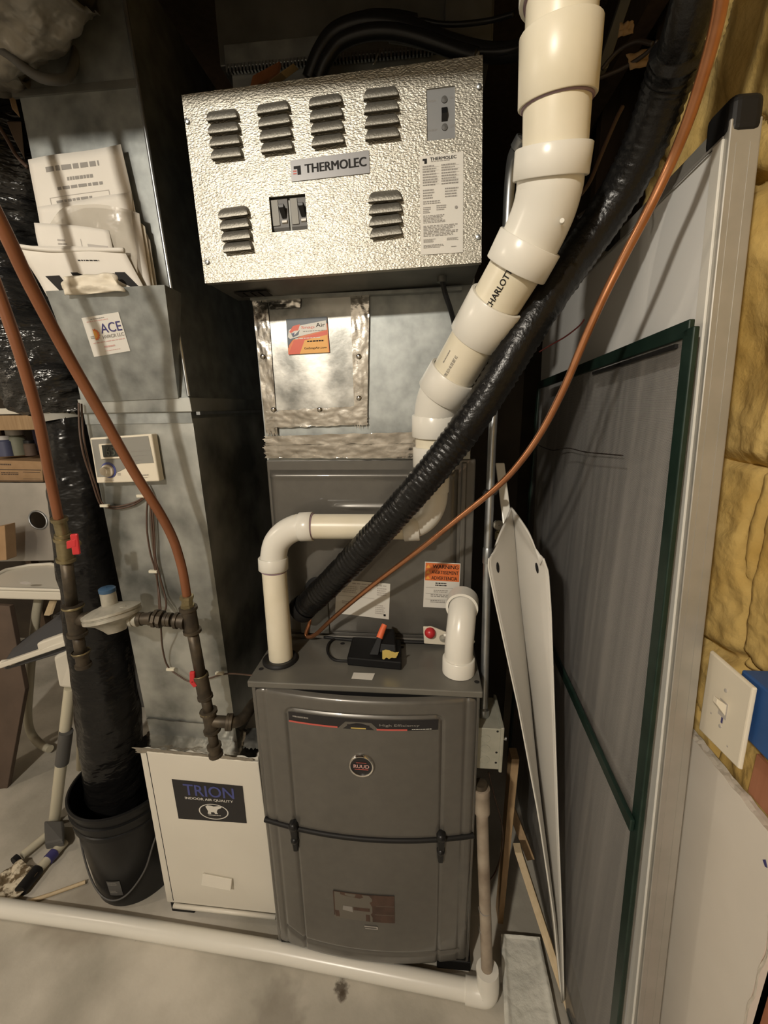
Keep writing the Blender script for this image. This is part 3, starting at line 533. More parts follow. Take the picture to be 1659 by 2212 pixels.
label('contractor_sticker', pk, sq, 'label', [('l', .22, .06, .62, .10, 1, 'ink_grey'), ('l', .1, .11, .8, .15, 1, 'ink_pink'), ('t', 'ACE', .40, .21, .96, .45, 'ink_blue', .01), ('t', 'HVACR LLC', .40, .50, .97, .585, 'ink_grey', .006),
    ('l', .10, .65, .96, .69, 1, 'ink_pink'), ('l', .36, .77, .74, .85, 1, 'ink_pink'), ('l', .34, .89, .80, .92, 1, 'ink_pink'),
    ('p', [(.225+.125*math.cos(a*.2618)*(1 if a % 2 else .80), .45+.155*math.sin(a*.2618)*(1 if a % 2 else .8)) for a in range(-7, 8)], 'label_orange'),
    ('p', [(.215+.07*math.cos(a*.3), .45+.10*math.sin(a*.3)) for a in range(-6, 7)], 'label_yellow'), ('l', .08, .48, .2, .56, 2, 'ink_grey')], .0004, text='white square sticker with a blue and orange logo')
# papers standing in the pocket
def sheet(name, quad, m, lab, cat, wob=.004, t=.0012, items=(), seed=1, bend=0., n=16):
    F = quadF(*quad)
    def W(x, y, o=0.): return F(x, y, o+t+wob*noise.noise(V((x*2.1+seed*5, y*2.3, seed)))+bend*math.sin(math.pi*x))
    g = B().grid(lambda a, b: W(a, b), n, n).build(name, m, None, smooth=180, solid=t)
    tag(g, lab, cat, 'papers in the duct pocket')
    if items: prints(g, W, items, .0010)
    return g
sheet('manual', [(-0.8017, 0.9360, 2.0158), (-0.5992, 0.9360, 2.0293), (-0.5684, 0.9280, 1.7529), (-0.7956, 0.9280, 1.7431)], 'paper', 'tallest white manual page with a printed heading, rearmost in the pocket', 'manual', .004, items=[
    ('l', .18, .07, .88, .135, 1, 'ink_grey'), ('l', .38, .15, .66, .195, 1, 'ink_grey'), ('l', .26, .205, .80, .245, 1, 'ink_grey'), ('r', .16, .265, .78, .269, 'ink_soft'), ('r', .14, .405, .78, .409, 'ink_soft'), ('r', .155, .265, .162, .409, 'ink_soft'), ('r', .775, .265, .782, .409, 'ink_soft'), ('l', .22, .29, .70, .385, 3, 'ink_grey'), ('l', .1, .46, .2, .49, 1, 'ink_soft'), ('l', .42, .43, .5, .445, 1, 'ink_soft')], seed=1)
sheet('envelope', [(-0.7956, 0.9300, 1.9294), (-0.5880, 0.9300, 1.9445), (-0.5954, 0.9250, 1.7461), (-0.7931, 0.9250, 1.7423)], 'paper', 'plain white envelope leaning behind the clear bag in the pocket', 'envelope', .004, seed=2)
def bagW(a, b):
    top = .30*(2*a-1)**2*(1 if a < .5 else .25)
    F = quadF((-0.7887, 0.9200, 1.9268), (-0.5849, 0.9200, 1.9208), (-0.5877, 0.9180, 1.7514), (-0.7926, 0.9180, 1.7545)); bb = top+(1-top)*b
    return F(a, bb, .006*noise.noise(V((a*5, bb*5, 9)))+.004)
tag(B().grid(bagW, 26, 20).build('plastic_bag', 'film', None, smooth=180), 'cloudy clear plastic bag stuffed among the papers', 'bag')
sheet('leaflet', [(-0.7955, 0.9140, 1.8950), (-0.6365, 0.9140, 1.8738), (-0.6280, 0.9080, 1.7506), (-0.7849, 0.9080, 1.7475)], 'paper', 'folded white leaflet with a grey block, behind the front booklet', 'leaflet', .005, bend=.006, items=[('r', .70, .24, .95, .36, 'ink_soft'), ('r', .62, .18, .63, .40, 'ink_soft'), ('l', .30, .2, .44, .3, 2, 'ink_soft')], seed=3)
for k, (x0, lab) in enumerate(((282, 'thin manual edge third from the right side of the pocket'), (296, 'thin manual edge second from the right side of the pocket'), (309, 'thin manual edge furthest right in the pocket'))):
    y0 = (455, 478, 505)[k]
    sheet('manual', [atp for atp in ([[(-0.5928, 0.9260, 1.9115), (-0.5741, 0.9260, 1.9048), (-0.5701, 0.9260, 1.7472), (-0.6026, 0.9260, 1.7448)], [(-0.5819, 0.9320, 1.8942), (-0.5696, 0.9320, 1.8836), (-0.5665, 0.9320, 1.7484), (-0.5836, 0.9320, 1.7454)], [(-0.5753, 0.9390, 1.8780), (-0.5669, 0.9390, 1.8606), (-0.5646, 0.9390, 1.7499), (-0.5766, 0.9390, 1.7467)]][k])], ('paper', 'paper2', 'paper')[k], lab, 'manual', .002, seed=6+k, n=8)
fb = sheet('booklet', [(-0.8284, 0.9000, 1.8506), (-0.6058, 0.9040, 1.8367), (-0.5672, 0.9080, 1.7483), (-0.7859, 0.9080, 1.7430)], 'paper', 'frontmost white booklet with a black band and small black heading', 'booklet', .004, items=[('l', .52, .25, .78, .30, 1, 'ink'), ('p', [(.10, .53), (.25, .525), (.29, .90), (.19, .91)], 'ink'), ('l', .19, .62, .27, .74, 2, 'ink_soft'), ('p', [(.38, .48), (.90, .49), (.97, .84), (.40, .84)], 'ink')], seed=4, bend=.004)
tag(B().tube(spl([(-0.8215, 0.8945, 1.8477), (-0.7556, 0.8960, 1.8384), (-0.6772, 0.8980, 1.8355), (-0.6016, 0.9000, 1.8327)], 6), .0042, 10).build('rolled_paper', 'paper', None, smooth=180), 'rolled white paper edge lying along the top of the front booklet', 'paper')
def crump(a, b):
    F = quadF((-0.7297, 0.8880, 1.7843), (-0.6188, 0.8880, 1.7865), (-0.6016, 0.8860, 1.7514), (-0.7334, 0.8860, 1.7495))
    return F(a, b, .006+.010*noise.noise(V((a*4, b*3, 2.2)))+.006*math.sin(math.pi*b)) if 0 < a < 1 else F(a+.03*math.sin(b*9), b, .004)
tag(B().grid(crump, 24, 14).build('crumpled_paper', 'paper2', None, smooth=30, solid=.001), 'crumpled cream paper tucked at the front of the pocket', 'paper')
# humidity controller
t = thing('humidity_controller', 'ivory wall controller with dark display, round dial and amber light on the duct', 'controller', (-.66, .94, 1.30))
cq = [(-0.7748, 0.9300, 1.4598), (-0.6209, 0.9300, 1.4678), (-0.6187, 0.9300, 1.3574), (-0.7770, 0.9300, 1.3529)]
CF = quadF(*cq)
bk = B().hexa([CF(0, 0, -.022), CF(1.0, 0, -.022), CF(1.0, 1, -.022), CF(0, 1, -.022)], [CF(0, 0), CF(1, 0), CF(1, 1), CF(0, 1)]).build('body', 'ivory', t, bevel=.003)
fc = B().poly([CF(.03, .04), CF(.945, .04), CF(.965, .60), CF(.75, .60), CF(.58, .64), CF(.42, .74), CF(.2, .86), CF(.03, .86)], CF(0, 0, .0008)-CF(0, 0)).build('face_panel', 'panel_grey', t)
prints(fc, CF, [('l', .12, .065, .80, .085, 1, 'ink_grey'), ('l', .62, .33, .92, .355, 1, 'ink_grey'), ('l', .62, .43, .86, .455, 1, 'ink_grey'), ('l', .62, .52, .78, .545, 1, 'ink_grey'), ('l', .52, .25, .6, .28, 1, 'ink_grey'), ('l', .36, .79, .42, .85, 2, 'ink_grey'), ('l', .15, .935, .34, .955, 1, 'ink_soft'), ('l', .72, .84, .86, .88, 1, 'ink_grey'), ('p', [(.73, .895), (.80, .91), (.86, .89), (.80, .90)], 'ink_grey')], .0013)
B().hexa([CF(.145, .14), CF(.50, .14), CF(.50, .48), CF(.145, .48)], [CF(.15, .15, .004), CF(.495, .15, .004), CF(.495, .47, .004), CF(.15, .47, .004)]).build('display_bezel', 'ivory', t, bevel=.001)
dp = B().poly([CF(.20, .17, .0042), CF(.46, .17, .0042), CF(.46, .43, .0042), CF(.20, .43, .0042)], CF(0, 0, .0003)-CF(0, 0)).build('display', 'lcd', t)
prints(dp, CF, [('t', '65', .255, .215, .40, .40, 'lcd_digit', .008)], .0051)
nn2 = CF(0, 0, 1)-CF(0, 0); kc = CF(.235, .715)
B().lathe(kc, nn2, [(.0185, .001), (.0185, .0016), (.0001, .0016)], 28).build('dial_ring', 'blue', t)
B().lathe(kc+V((-.001, 0, -.001)), nn2, [(.0145, .001), (.0142, .007), (.010, .009), (.0095, .018), (.008, .019), (.0001, .019)], 24).build('dial', 'ivory', t, smooth=50)
B().ball(CF(.58, .435, .001), .0035, 10).build('indicator_light', 'led', t, smooth=180)
# control wires clipped to the duct
def clip(p, parent): return B().bar(V(p)-V((.010, 0, -.002)), V(p)+V((.012, 0, .002)), (0, .004, 0), (0, 0, .0035)).build('cable_clip', 'clip', parent, bevel=.001)
def wires(name, lab, paths, clips=(), m='wire_brown', r=.0022):
    allp = [p for q in paths for p in q]; b = min(allp, key=lambda p: p[2])
    t = thing(name, lab, 'wire', b)
    for q in paths: B().tube(spl(q, 8), r, 8).build('wire_strand', m, t, smooth=180)
    for c in clips: clip(c, t)
    return t
wires('control_wire', 'dark brown control wire drooping from the controller to the left of the duct', [
    [(-0.7852, 0.9300, 1.5392), (-0.7914, 0.9250, 1.4772), (-0.7887, 0.9200, 1.4245), (-0.7894, 0.9300, 1.3686), (-0.7880, 0.9380, 1.3104), (-0.7844, 0.9450, 1.2949), (-0.7527, 0.9460, 1.2867), (-0.7089, 0.9460, 1.2951), (-0.6735, 0.9460, 1.3137)],
    [(-0.7872, 0.9400, 1.5373), (-0.7886, 0.9300, 1.4663), (-0.7875, 0.9300, 1.4017), (-0.7837, 0.9350, 1.3453), (-0.7835, 0.9450, 1.2996), (-0.7484, 0.9450, 1.2928), (-0.7034, 0.9450, 1.3023), (-0.6697, 0.9450, 1.3185)]], [(-0.7791, 0.9440, 1.2929), (-0.6799, 0.9440, 1.3176)])
wires('control_wire', 'brown control wires hanging down the duct from the controller to the red valve', [
    [(-0.6813, 0.9450, 1.3491), (-0.6637, 0.9450, 1.3265), (-0.6732, 0.9450, 1.2746), (-0.6789, 0.9440, 1.2277), (-0.6790, 0.9440, 1.1733), (-0.6734, 0.9440, 1.1303), (-0.6715, 0.9430, 1.0740), (-0.6446, 0.9000, 1.0386), (-0.6511, 0.9000, 0.9878), (-0.6768, 0.9300, 0.9095), (-0.6792, 0.9430, 0.8525), (-0.6481, 0.9430, 0.8229), (-0.6210, 0.9430, 0.8100), (-0.5702, 0.9430, 0.8211), (-0.5405, 0.9430, 0.8324), (-0.5023, 0.9400, 0.8419), (-0.4077, 0.8600, 0.8970)],
    [(-0.6713, 0.9440, 1.3482), (-0.6585, 0.9430, 1.3213), (-0.6610, 0.9430, 1.2752), (-0.6655, 0.9430, 1.2162), (-0.6694, 0.9430, 1.1678), (-0.6700, 0.9430, 1.1245), (-0.6731, 0.9420, 1.0680), (-0.6479, 0.9000, 1.0410)],
    [(-0.6603, 0.9420, 1.3497), (-0.6509, 0.9410, 1.3160), (-0.6562, 0.9420, 1.2639), (-0.6609, 0.9420, 1.2106), (-0.6660, 0.9420, 1.1621), (-0.6625, 0.9420, 1.1126), (-0.6565, 0.9420, 1.0620), (-0.6422, 0.9200, 1.0412), (-0.6401, 0.9000, 1.0288)]],
    [(-0.6781, 0.9420, 1.1235), (-0.6733, 0.9420, 0.8436), (-0.5369, 0.9420, 0.8375)])
# ---------------------------------------------------------------- electronic air cleaner
t = thing('air_cleaner', 'white metal air cleaner cabinet with black label beside the furnace', 'air cleaner', (-.61, 1.15, 0))
B().hexa([(-.783, .912, .042), (-.432, .912, .035), (-.432, 1.5, .035), (-.783, 1.5, .042)], [(-.780, .912, .618), (-.440, .912, .606), (-.440, 1.5, .606), (-.780, 1.5, .618)]).build('casing', 'white_enamel', t, bevel=.003)
dq = [(-.752, .908, .612), (-.436, .908, .600), (-.428, .908, .054), (-.752, .908, .060)]
dpn = B().slab(dq, (0, -1, 0), .006).build('door_panel', 'white_enamel', t, bevel=.002)
B().slab([(-.757, .9075, .606), (-.7535, .9075, .606), (-.7535, .9075, .06), (-.757, .9075, .06)], (0, -1, 0), .001).build('door_gap', 'hole', t)
B().tube([(-.752, .900, .050), (-.432, .900, .044)], .007, 10).build('bottom_rail', 'white_enamel', t, smooth=180)
label('name_label', dpn, [[(-0.6908, 0.9015, 0.5260), (-0.4877, 0.9015, 0.5190), (-0.4884, 0.9015, 0.3912), (-0.6898, 0.9015, 0.3888)]][0], 'label_black', [('t', 'TRION', .15, .08, .86, .36, 'blue', .010), ('t', 'INDOOR AIR QUALITY', .15, .405, .84, .475, 'label', .004),
    ('p', [(.54+.215*math.cos(a*.1745), .745+.205*math.sin(a*.1745)) for a in range(36)], 'label'), ('p', [(.54+.198*math.cos(a*.1745), .745+.187*math.sin(a*.1745)) for a in range(36)], 'label_black'),
    ('p', [(.43, .62), (.46, .585), (.52, .59), (.55, .605), (.62, .585), (.67, .60), (.65, .64), (.60, .68), (.585, .75), (.60, .80), (.56, .80), (.545, .76), (.50, .76), (.50, .81), (.45, .81), (.46, .74)], 'label'), ('l', .46, .83, .64, .86, 1, 'label')], text='black label with blue capital lettering and an oval emblem')
hq = [(-0.6396, 0.9015, 0.1922), (-0.5513, 0.9015, 0.1808), (-0.5540, 0.9015, 0.1553), (-0.6428, 0.9015, 0.1667)]
hp = B().hexa([hq[0], hq[1], hq[2], hq[3]], [V(hq[0])+V((0, -.006, .004)), V(hq[1])+V((0, -.006, .004)), V(hq[2])+V((0, -.016, -.002)), V(hq[3])+V((0, -.016, -.002))]).build('pull_handle', 'white_enamel', t, bevel=.001)
B().box((-.775, .915, 0), (-.70, .98, .042)).build('rubber_foot', 'black_rubber', t, bevel=.003)
B().box((-.52, .95, 0), (-.45, 1.0, .036)).build('rubber_foot', 'black_rubber', t, bevel=.003)
B().box((-.775, 1.42, 0), (-.45, 1.48, .036)).build('rubber_foot', 'black_rubber', t, bevel=.003)
crinkle([(-.785, 1.0, .622), (-.452, 1.0, .612), (-.450, .909, .608), (-.786, .907, .620)], 50, 16, .0018, .002, 26, .03).build('foil_tape', 'foil', t, smooth=180)
crinkle([(-.787, .9045, .624), (-.452, .9045, .610), (-.452, .9045, .594), (-.786, .9045, .606)], 50, 6, .0012, .001, 40, .06).build('foil_tape', 'foil', t, smooth=180)
crinkle([(-.775, .952, .68), (-.52, .952, .67), (-.50, .99, .614), (-.78, .99, .620)], 40, 12, .002, .002, 26, .04).build('foil_tape', 'foil', t, smooth=180)
crinkle([(-.50, .99, .625), (-.412, 1.0, .625), (-.412, .93, .612), (-.49, .93, .612)], 20, 16, .004, .005, 35, .05).build('foil_tape', 'galv_dark', t, smooth=180)
# ---------------------------------------------------------------- bucket
bc = V((-.957, 1.04, 0))
t = thing('bucket', 'black plastic bucket on the floor around the bottom of the flexible duct', 'bucket', bc)
B().lathe(bc, (0, 0, 1), [(.0001, .003), (.122, .003), (.126, .0), (.1285, .006), (.146, .285), (.152, .287), (.152, .300), (.1485, .302), (.1495, .325), (.156, .327), (.1565, .337), (.151, .339), (.1515, .362), (.1575, .366), (.157, .373), (.151, .375), (.1475, .372), (.143, .29), (.125, .012), (.0001, .010)], 64).build('body', 'bucket', t, smooth=40)
def onb(ang, z, o=.0015): r = .128+.018*z/.29+o; return bc+V((math.sin(ang)*r, -math.cos(ang)*r, z))
B().tube(spl([bc+V((-.158, -.02, .31)), onb(-1.0, .20, .006), onb(-.6, .085, .006), onb(-.15, .042, .006), onb(.3, .055, .006), onb(.75, .125, .006), onb(1.05, .22, .006), bc+V((.157, .0, .31))], 8), .0028, 8).build('bail_handle', 'grey_plastic', t, smooth=180)
for s_ in (-1, 1): B().lathe(bc+V((s_*.146, -.01, .312)), (s_, -.1, 0), [(.020, 0), (.019, .010), (.0001, .012)], 16).build('handle_ear', 'bucket', t, smooth=40)
sg = B().grid(lambda a, b: onb(-.05+.30*a, .118-.062*b, .0014), 8, 4).build('bucket_sticker', 'grey_plastic', t)
SB = lambda x, y, o=0.: onb(-.05+.30*x, .118-.062*y, .0014+o)
prints(sg, SB, [('l', .1, .1, .9, .3, 2, 'ink_grey'), ('l', .1, .65, .7, .85, 2, 'ink_grey')], .0006)
# ---------------------------------------------------------------- flexible duct in black film
t = thing('flexible_duct', 'black plastic-wrapped flexible duct hanging down into the bucket', 'duct', (-.91, 1.06, .16))
def wrinkle(path, rad, amp, sc, n=44, seed=0., axial=1.):
    P = path; m = len(P); T = [(P[min(i+1, m-1)]-P[max(i-1, 0)]).normalized() for i in range(m)]; u = V((1, 0, 0)); vs = []
    for i in range(m):
        u = (u-T[i]*u.dot(T[i])).normalized(); w_ = T[i].cross(u)
        for k in range(n):
            a = 2*math.pi*k/n; d = u*math.cos(a)+w_*math.sin(a); q = P[i]+d*rad[i]
            f = noise.noise(V((math.cos(a)*1.6+seed, math.sin(a)*1.6, i/m*sc*axial)))*amp+abs(noise.noise(V((math.cos(a)*3+seed, math.sin(a)*3, i/m*sc*2.3*axial))))*amp*.8
            vs.append(q+d*f)
    return B().add(vs, [(i*n+k, i*n+(k+1) % n, (i+1)*n+(k+1) % n, (i+1)*n+k) for i in range(m-1) for k in range(n)])
lp = spl([(-0.9347, 1.0700, 1.5308), (-0.9442, 1.0700, 1.4091), (-0.9555, 1.0700, 1.2541), (-0.9733, 1.0700, 1.0450), (-0.9835, 1.0700, 0.8170), (-0.9871, 1.0600, 0.5762), (-1.0045, 1.0550, 0.3280), (-1.0216, 1.0500, 0.1185)], 12)
lr = [.052+(.086-.052)*min(1, (i/len(lp))*1.35)**.8 for i in range(len(lp))]
wrinkle(lp, lr, .008, 10, seed=3).build('lower_jacket', 'black_film', t, smooth=180)
upth = spl([V((-.98, 1.25, 2.54))]+[(-0.9923, 1.1600, 2.1502), (-1.0521, 1.1600, 2.0629), (-1.0844, 1.1500, 1.9555), (-1.0767, 1.1300, 1.8402), (-1.0333, 1.1000, 1.7207), (-0.9796, 1.0800, 1.6256), (-0.9422, 1.0700, 1.5451), (-0.9359, 1.0700, 1.5190)], 14)
ur = [(.115 if i/len(upth) < .78 else .115-(i/len(upth)-.78)/.22*.058) for i in range(len(upth))]
wrinkle(upth, ur, .020, 26, 60, seed=8).build('upper_jacket', 'black_wrinkle', t, smooth=180)
B().tube([V((-0.9497, 1.0700, 1.5287)), V((-0.9444, 1.0700, 1.4975))], .064, 24, cap=False).build('tape_band', 'tan_tape', t, smooth=180)
# ---------------------------------------------------------------- gas tubes and black iron gas piping
tA = spl([(-0.5842, 0.6000, 1.8030), (-0.5879, 0.6250, 1.7566), (-0.5990, 0.6600, 1.7026), (-0.6058, 0.7150, 1.6078), (-0.5926, 0.7550, 1.5057), (-0.5755, 0.7900, 1.4006), (-0.5548, 0.8200, 1.3093), (-0.5463, 0.8380, 1.2506), (-0.5426, 0.8460, 1.2050), (-0.5403, 0.8500, 1.1592), (-0.5401, 0.8520, 1.1038)], 8)
tA = [tA[0]+V((-.10, -.05, .55)), tA[0]+V((-.06, -.03, .25))]+tA
tag(B().tube(tA, .0098, 14).build('gas_tube', 'coated', None, smooth=180), 'brown coated gas tube crossing the document pocket to the right brass fitting', 'gas tube', 'brown coated gas tubes')
tB = spl([(-0.7055, 0.7000, 1.7607), (-0.7100, 0.7150, 1.7096), (-0.7147, 0.7350, 1.6165), (-0.7347, 0.7650, 1.5116), (-0.7598, 0.7900, 1.3914), (-0.7793, 0.8100, 1.2959)], 8)
tB = [tB[0]+V((-.10, -.05, .65)), tB[0]+V((-.05, -.02, .3))]+tB
tag(B().tube(tB, .0096, 14).build('gas_tube', 'coated', None, smooth=180), 'brown coated gas tube at far left running down to the red-handled valve', 'gas tube', 'brown coated gas tubes')
t = thing('gas_piping', 'black iron gas piping with grey regulator, two red valve handles and brass fittings', 'gas pipe', (-.55, .85, .60))
def fit(p, q, r, m='iron', name='pipe_fitting', ring=.0035, n=16):
    p, q = V(p), V(q); L_ = (q-p).length
    return B().lathe(p, q-p, [(.001, 0), (r, 0), (r+ring, .001), (r+ring, .008), (r, .009), (r, L_-.009), (r+ring, L_-.008), (r+ring, L_-.001), (r, L_), (.001, L_)], n).build(name, m, t, smooth=40)
def pipe(pts, r=.0125, m='iron', name='iron_pipe'): return B().tube(pts, r, 14).build(name, m, t, smooth=180)
g1, g2 = (-0.7803, 0.8120, 1.2995), (-0.7866, 0.8200, 1.2532)
fit(g1, g2, .0125, 'brass', 'brass_fitting')
vb = fit((-0.7866, 0.8200, 1.2532), (-0.7969, 0.8250, 1.1950), .0155, 'brass', 'shutoff_valve')
hub = V((-0.7567, 0.8060, 1.2391)); 
B().lathe(hub+V((0, .018, 0)), (0, -1, 0), [(.007, 0), (.007, .02), (.0001, .02)], 10).build('valve_stem', 'brass', vb)
B().bar(V((-0.7395, 0.7980, 1.2679)), V((-0.7428, 0.7980, 1.2210)), (.009, 0, .001), (0, .003, 0)).build('valve_handle', 'red', vb, bevel=.003)
B().bar(V((-0.7616, 0.8000, 1.2421)), V((-0.7371, 0.7980, 1.2483)), (.0015, 0, .009), (0, .004, 0)).build('valve_handle', 'red', vb, bevel=.002)
pipe([(-0.7964, 0.8250, 1.1972), (-0.8154, 0.8350, 1.0785)])
fit((-0.8130, 0.8350, 1.0844), (-0.8197, 0.8380, 1.0021), .0175, 'iron', 'pipe_tee', .004)
B().lathe((-0.8130, 0.8350, 1.0786), V((-0.8130, 0.8350, 1.0786))-V((-0.8130, 0.8350, 1.0844)), [(.0225, -.002), (.0235, 0), (.0225, .003)], 18).build('brass_ring', 'brass', t, smooth=60)
pipe([(-0.8192, 0.8380, 1.0046), (-0.8258, 0.8420, 0.9420)])
fit((-0.8244, 0.8420, 0.9547), (-0.8273, 0.8440, 0.9125), .0145, 'iron', 'pipe_cap')
B().lathe((-0.8244, 0.8420, 0.9547), (0, 0, 1), [(.0195, -.002), (.0205, 0), (.0195, .002)], 18).build('brass_ring', 'brass', t, smooth=60)
pipe([(-0.8142, 0.8370, 1.0417), (-0.7771, 0.8380, 1.0496)], .0155)
rc = V((-0.7204, 0.8380, 1.0610)); ax = V((-.20, .14, .97)).normalized()
rg = B().lathe(rc-ax*.028, ax, [(.001, -.014), (.020, -.014), (.027, -.004), (.040, .010), (.053, .017), (.0605, .021), (.0605, .028), (.0575, .029), (.0575, .031), (.0605, .032), (.0605, .037), (.053, .041), (.040, .046), (.026, .049), (.022, .051), (.001, .051)], 40).build('regulator', 'cast', t, smooth=40)
for k in range(8):
    a = k*.785; u_ = ax.orthogonal().normalized(); w_ = ax.cross(u_); B().lathe(rc+ax*.004+(u_*math.cos(a)+w_*math.sin(a))*.0565, ax, [(.004, 0), (.004, .004), (.0001, .005)], 8).build('cover_screw', 'cast', rg)
vc = B().lathe(rc+V((-.002, 0, .014)), (0, 0, 1), [(.0165, 0), (.0165, .044), (.001, .045)], 24).build('vent_tower', 'cast', rg, smooth=40)
B().lathe(rc+V((-.002, 0, .056)), (0, 0, 1), [(.0175, 0), (.0175, .008), (.015, .010), (.001, .010)], 24).build('blue_cap', 'dull_blue', rg, smooth=40)
B().lathe(rc+V((.038, -.012, .012)), (0, 0, 1), [(.010, 0), (.010, .012), (.006, .015), (.001, .015)], 8).build('vent_plug', 'cast', rg)
pipe([(-0.6832, 0.8420, 1.0470), (-0.5494, 0.8550, 1.0397)], .0120)
fit((-0.6811, 0.8420, 1.0459), (-0.6610, 0.8430, 1.0460), .0150, 'cast', 'brass_fitting', .002)
fit((-0.6608, 0.8430, 1.0472), (-0.6283, 0.8460, 1.0479), .0140, 'iron', 'pipe_coupling', .002)
fit((-0.6258, 0.8460, 1.0492), (-0.6049, 0.8480, 1.0452), .0175, 'iron', 'pipe_union', .004, 8)
fit((-0.6010, 0.8490, 1.0448), (-0.5835, 0.8500, 1.0437), .0145, 'iron', 'pipe_coupling', .002)
fit((-0.5775, 0.8510, 1.0421), (-0.5517, 0.8530, 1.0395), .0165, 'iron', 'pipe_coupling', .003)
fit((-0.5410, 0.8520, 1.1061), (-0.5423, 0.8530, 1.0753), .0125, 'brass', 'brass_fitting', .003, 8)
fit((-0.5420, 0.8530, 1.0777), (-0.5414, 0.8560, 1.0093), .0165, 'iron', 'pipe_tee', .004)
pipe([(-0.5416, 0.8560, 1.0166), (-0.5371, 0.8580, 0.8883)], .0130)
B().lathe((-0.5377, 0.8570, 0.8980), V((-0.5371, 0.8580, 0.8883))-V((-0.5377, 0.8570, 0.8980)), [(.0165, 0), (.0180, .002), (.0165, .006)], 18).build('brass_ring', 'brass', t, smooth=60)
v2 = fit((-0.5369, 0.8570, 0.8954), (-0.5327, 0.8580, 0.8285), .0165, 'iron', 'shutoff_valve', .002)
B().bar(V((-0.5481, 0.8450, 0.9121)), V((-0.5521, 0.8450, 0.8814)), (.0065, 0, 0), (0, .004, 0)).build('valve_handle', 'red', v2, bevel=.003)
B().bar(V((-0.5538, 0.8450, 0.8865)), V((-0.5440, 0.8450, 0.8716)), (.005, 0, .003), (0, .004, 0)).build('valve_handle', 'red', v2, bevel=.002)
pipe([(-0.5326, 0.8580, 0.8391), (-0.5291, 0.8580, 0.7792)], .0125)
fit((-0.5298, 0.8580, 0.7940), (-0.5264, 0.8580, 0.7316), .0165, 'iron', 'pipe_tee', .0045)
B().lathe((-0.5301, 0.8580, 0.7913), (0, 0, 1), [(.0205, -.002), (.0212, 0), (.0205, .002)], 18).build('brass_ring', 'brass', t, smooth=60)
pipe([(-0.5280, 0.8580, 0.7384), (-0.5265, 0.8580, 0.6784)], .0120)
fit((-0.5273, 0.8580, 0.6924), (-0.5252, 0.8580, 0.6586), .0150, 'iron', 'pipe_cap', .003)
pipe(spl([(-0.5264, 0.8580, 0.7618), (-0.4997, 0.8620, 0.7587), (-0.4788, 0.8680, 0.7535), (-0.4653, 0.8800, 0.7483), (-0.4565, 0.9000, 0.7489), (-0.4555, 0.9300, 0.7458), (-0.4576, 0.9500, 0.7413)], 6)+[V((-.405, .955, .79))], .0145)
fit((-0.4918, 0.8650, 0.7552), (-0.4757, 0.8690, 0.7528), .0175, 'iron', 'pipe_coupling', .003)
B().lathe((-.425, .955, .79), (1, 0, .2), [(.019, 0), (.021, .004), (.019, .016)], 18).build('pipe_coupling', 'steel', t, smooth=60)
# ---------------------------------------------------------------- PVC vent pipe
t = vent = thing('vent_pipe', 'large white PVC vent pipe zigzagging down from the ceiling to the furnace top', 'pipe', (-.30, .94, .897))
def seg(name, pts, r, m='pvc', n=28): return B().tube(pts, r, n).build(name, m, t, smooth=60)
def collar(name, p, q, r, m='pvc', lip=.0): 
    p, q = V(p), V(q); L_ = (q-p).length
    return B().lathe(p, q-p, [(r-.006, 0), (r-.001, 0), (r, .0012), (r, L_-.0012), (r-.001, L_), (r-.006, L_)], 32).build(name, m, t, smooth=40)
P0, P1, P2, P3 = V((0.1711, 0.7000, 2.0732)), V((0.1731, 0.7050, 1.9642)), V((0.1839, 0.7350, 1.8694)), V((0.1849, 0.7450, 1.8423))
seg('large_pipe', [P0+V((.01, 0, .40)), P0, P1, P2, P3], .0445, 'pvc_old')
collar('coupling', lerp(P0, P1, .15), lerp(P0, P1, .46), .0535, 'pvc')
collar('coupling', (0.1729, 0.7040, 1.9918), (0.1786, 0.7200, 1.9208), .0515, 'pvc_old')
for a, b in ((lerp(P0, P1, .46), lerp(P0, P1, .475)), ((0.1786, 0.7200, 1.9208), (0.1788, 0.7206, 1.9179))): collar('primer_ring', a, b, .0478, 'primer')
E1, E2 = V((0.1820, 0.7350, 1.8774)), V((0.1828, 0.7470, 1.8427))
el = spl([E1, E2, (0.1832, 0.7520, 1.8294), (0.1796, 0.7650, 1.8054), (0.1678, 0.7830, 1.7739), (0.1549, 0.7970, 1.7486)], 8)
seg('elbow', el, .0475, 'pvc'); collar('elbow_socket', E1, E2, .0535, 'pvc'); collar('elbow_socket', (0.1681, 0.7840, 1.7736), (0.1506, 0.8020, 1.7378), .0535, 'pvc')
DA, DB = V((0.1529, 0.8000, 1.7427)), V((0.0397, 0.9250, 1.5487))
dg = seg('diagonal_pipe', [DA, DB], .0445, 'pvc_old')
D = lambda k: lerp(DA, DB, k)
collar('coupling', (0.1283, 0.8300, 1.6987), (0.0964, 0.8700, 1.6428), .0525, 'pvc')
collar('elbow_socket', (0.0605, 0.9070, 1.5828), (0.0351, 0.9280, 1.5424), .0530, 'pvc')
el2 = spl([D(.86), (0.0351, 0.9280, 1.5424), (0.0280, 0.9380, 1.5199), (0.0255, 0.9450, 1.5015), (0.0258, 0.9500, 1.4867)], 6)
seg('elbow', el2, .0470, 'pvc')
collar('elbow_socket', (0.0256, 0.9500, 1.5005), (0.0254, 0.9540, 1.4546), .0525, 'pvc')
collar('primer_ring', (0.0254, 0.9540, 1.4546), (0.0254, 0.9540, 1.4515), .0478, 'primer')
seg('large_pipe', [(0.0262, 0.9540, 1.4666), (0.0250, 0.9560, 1.4105)], .0445, 'pvc_old')
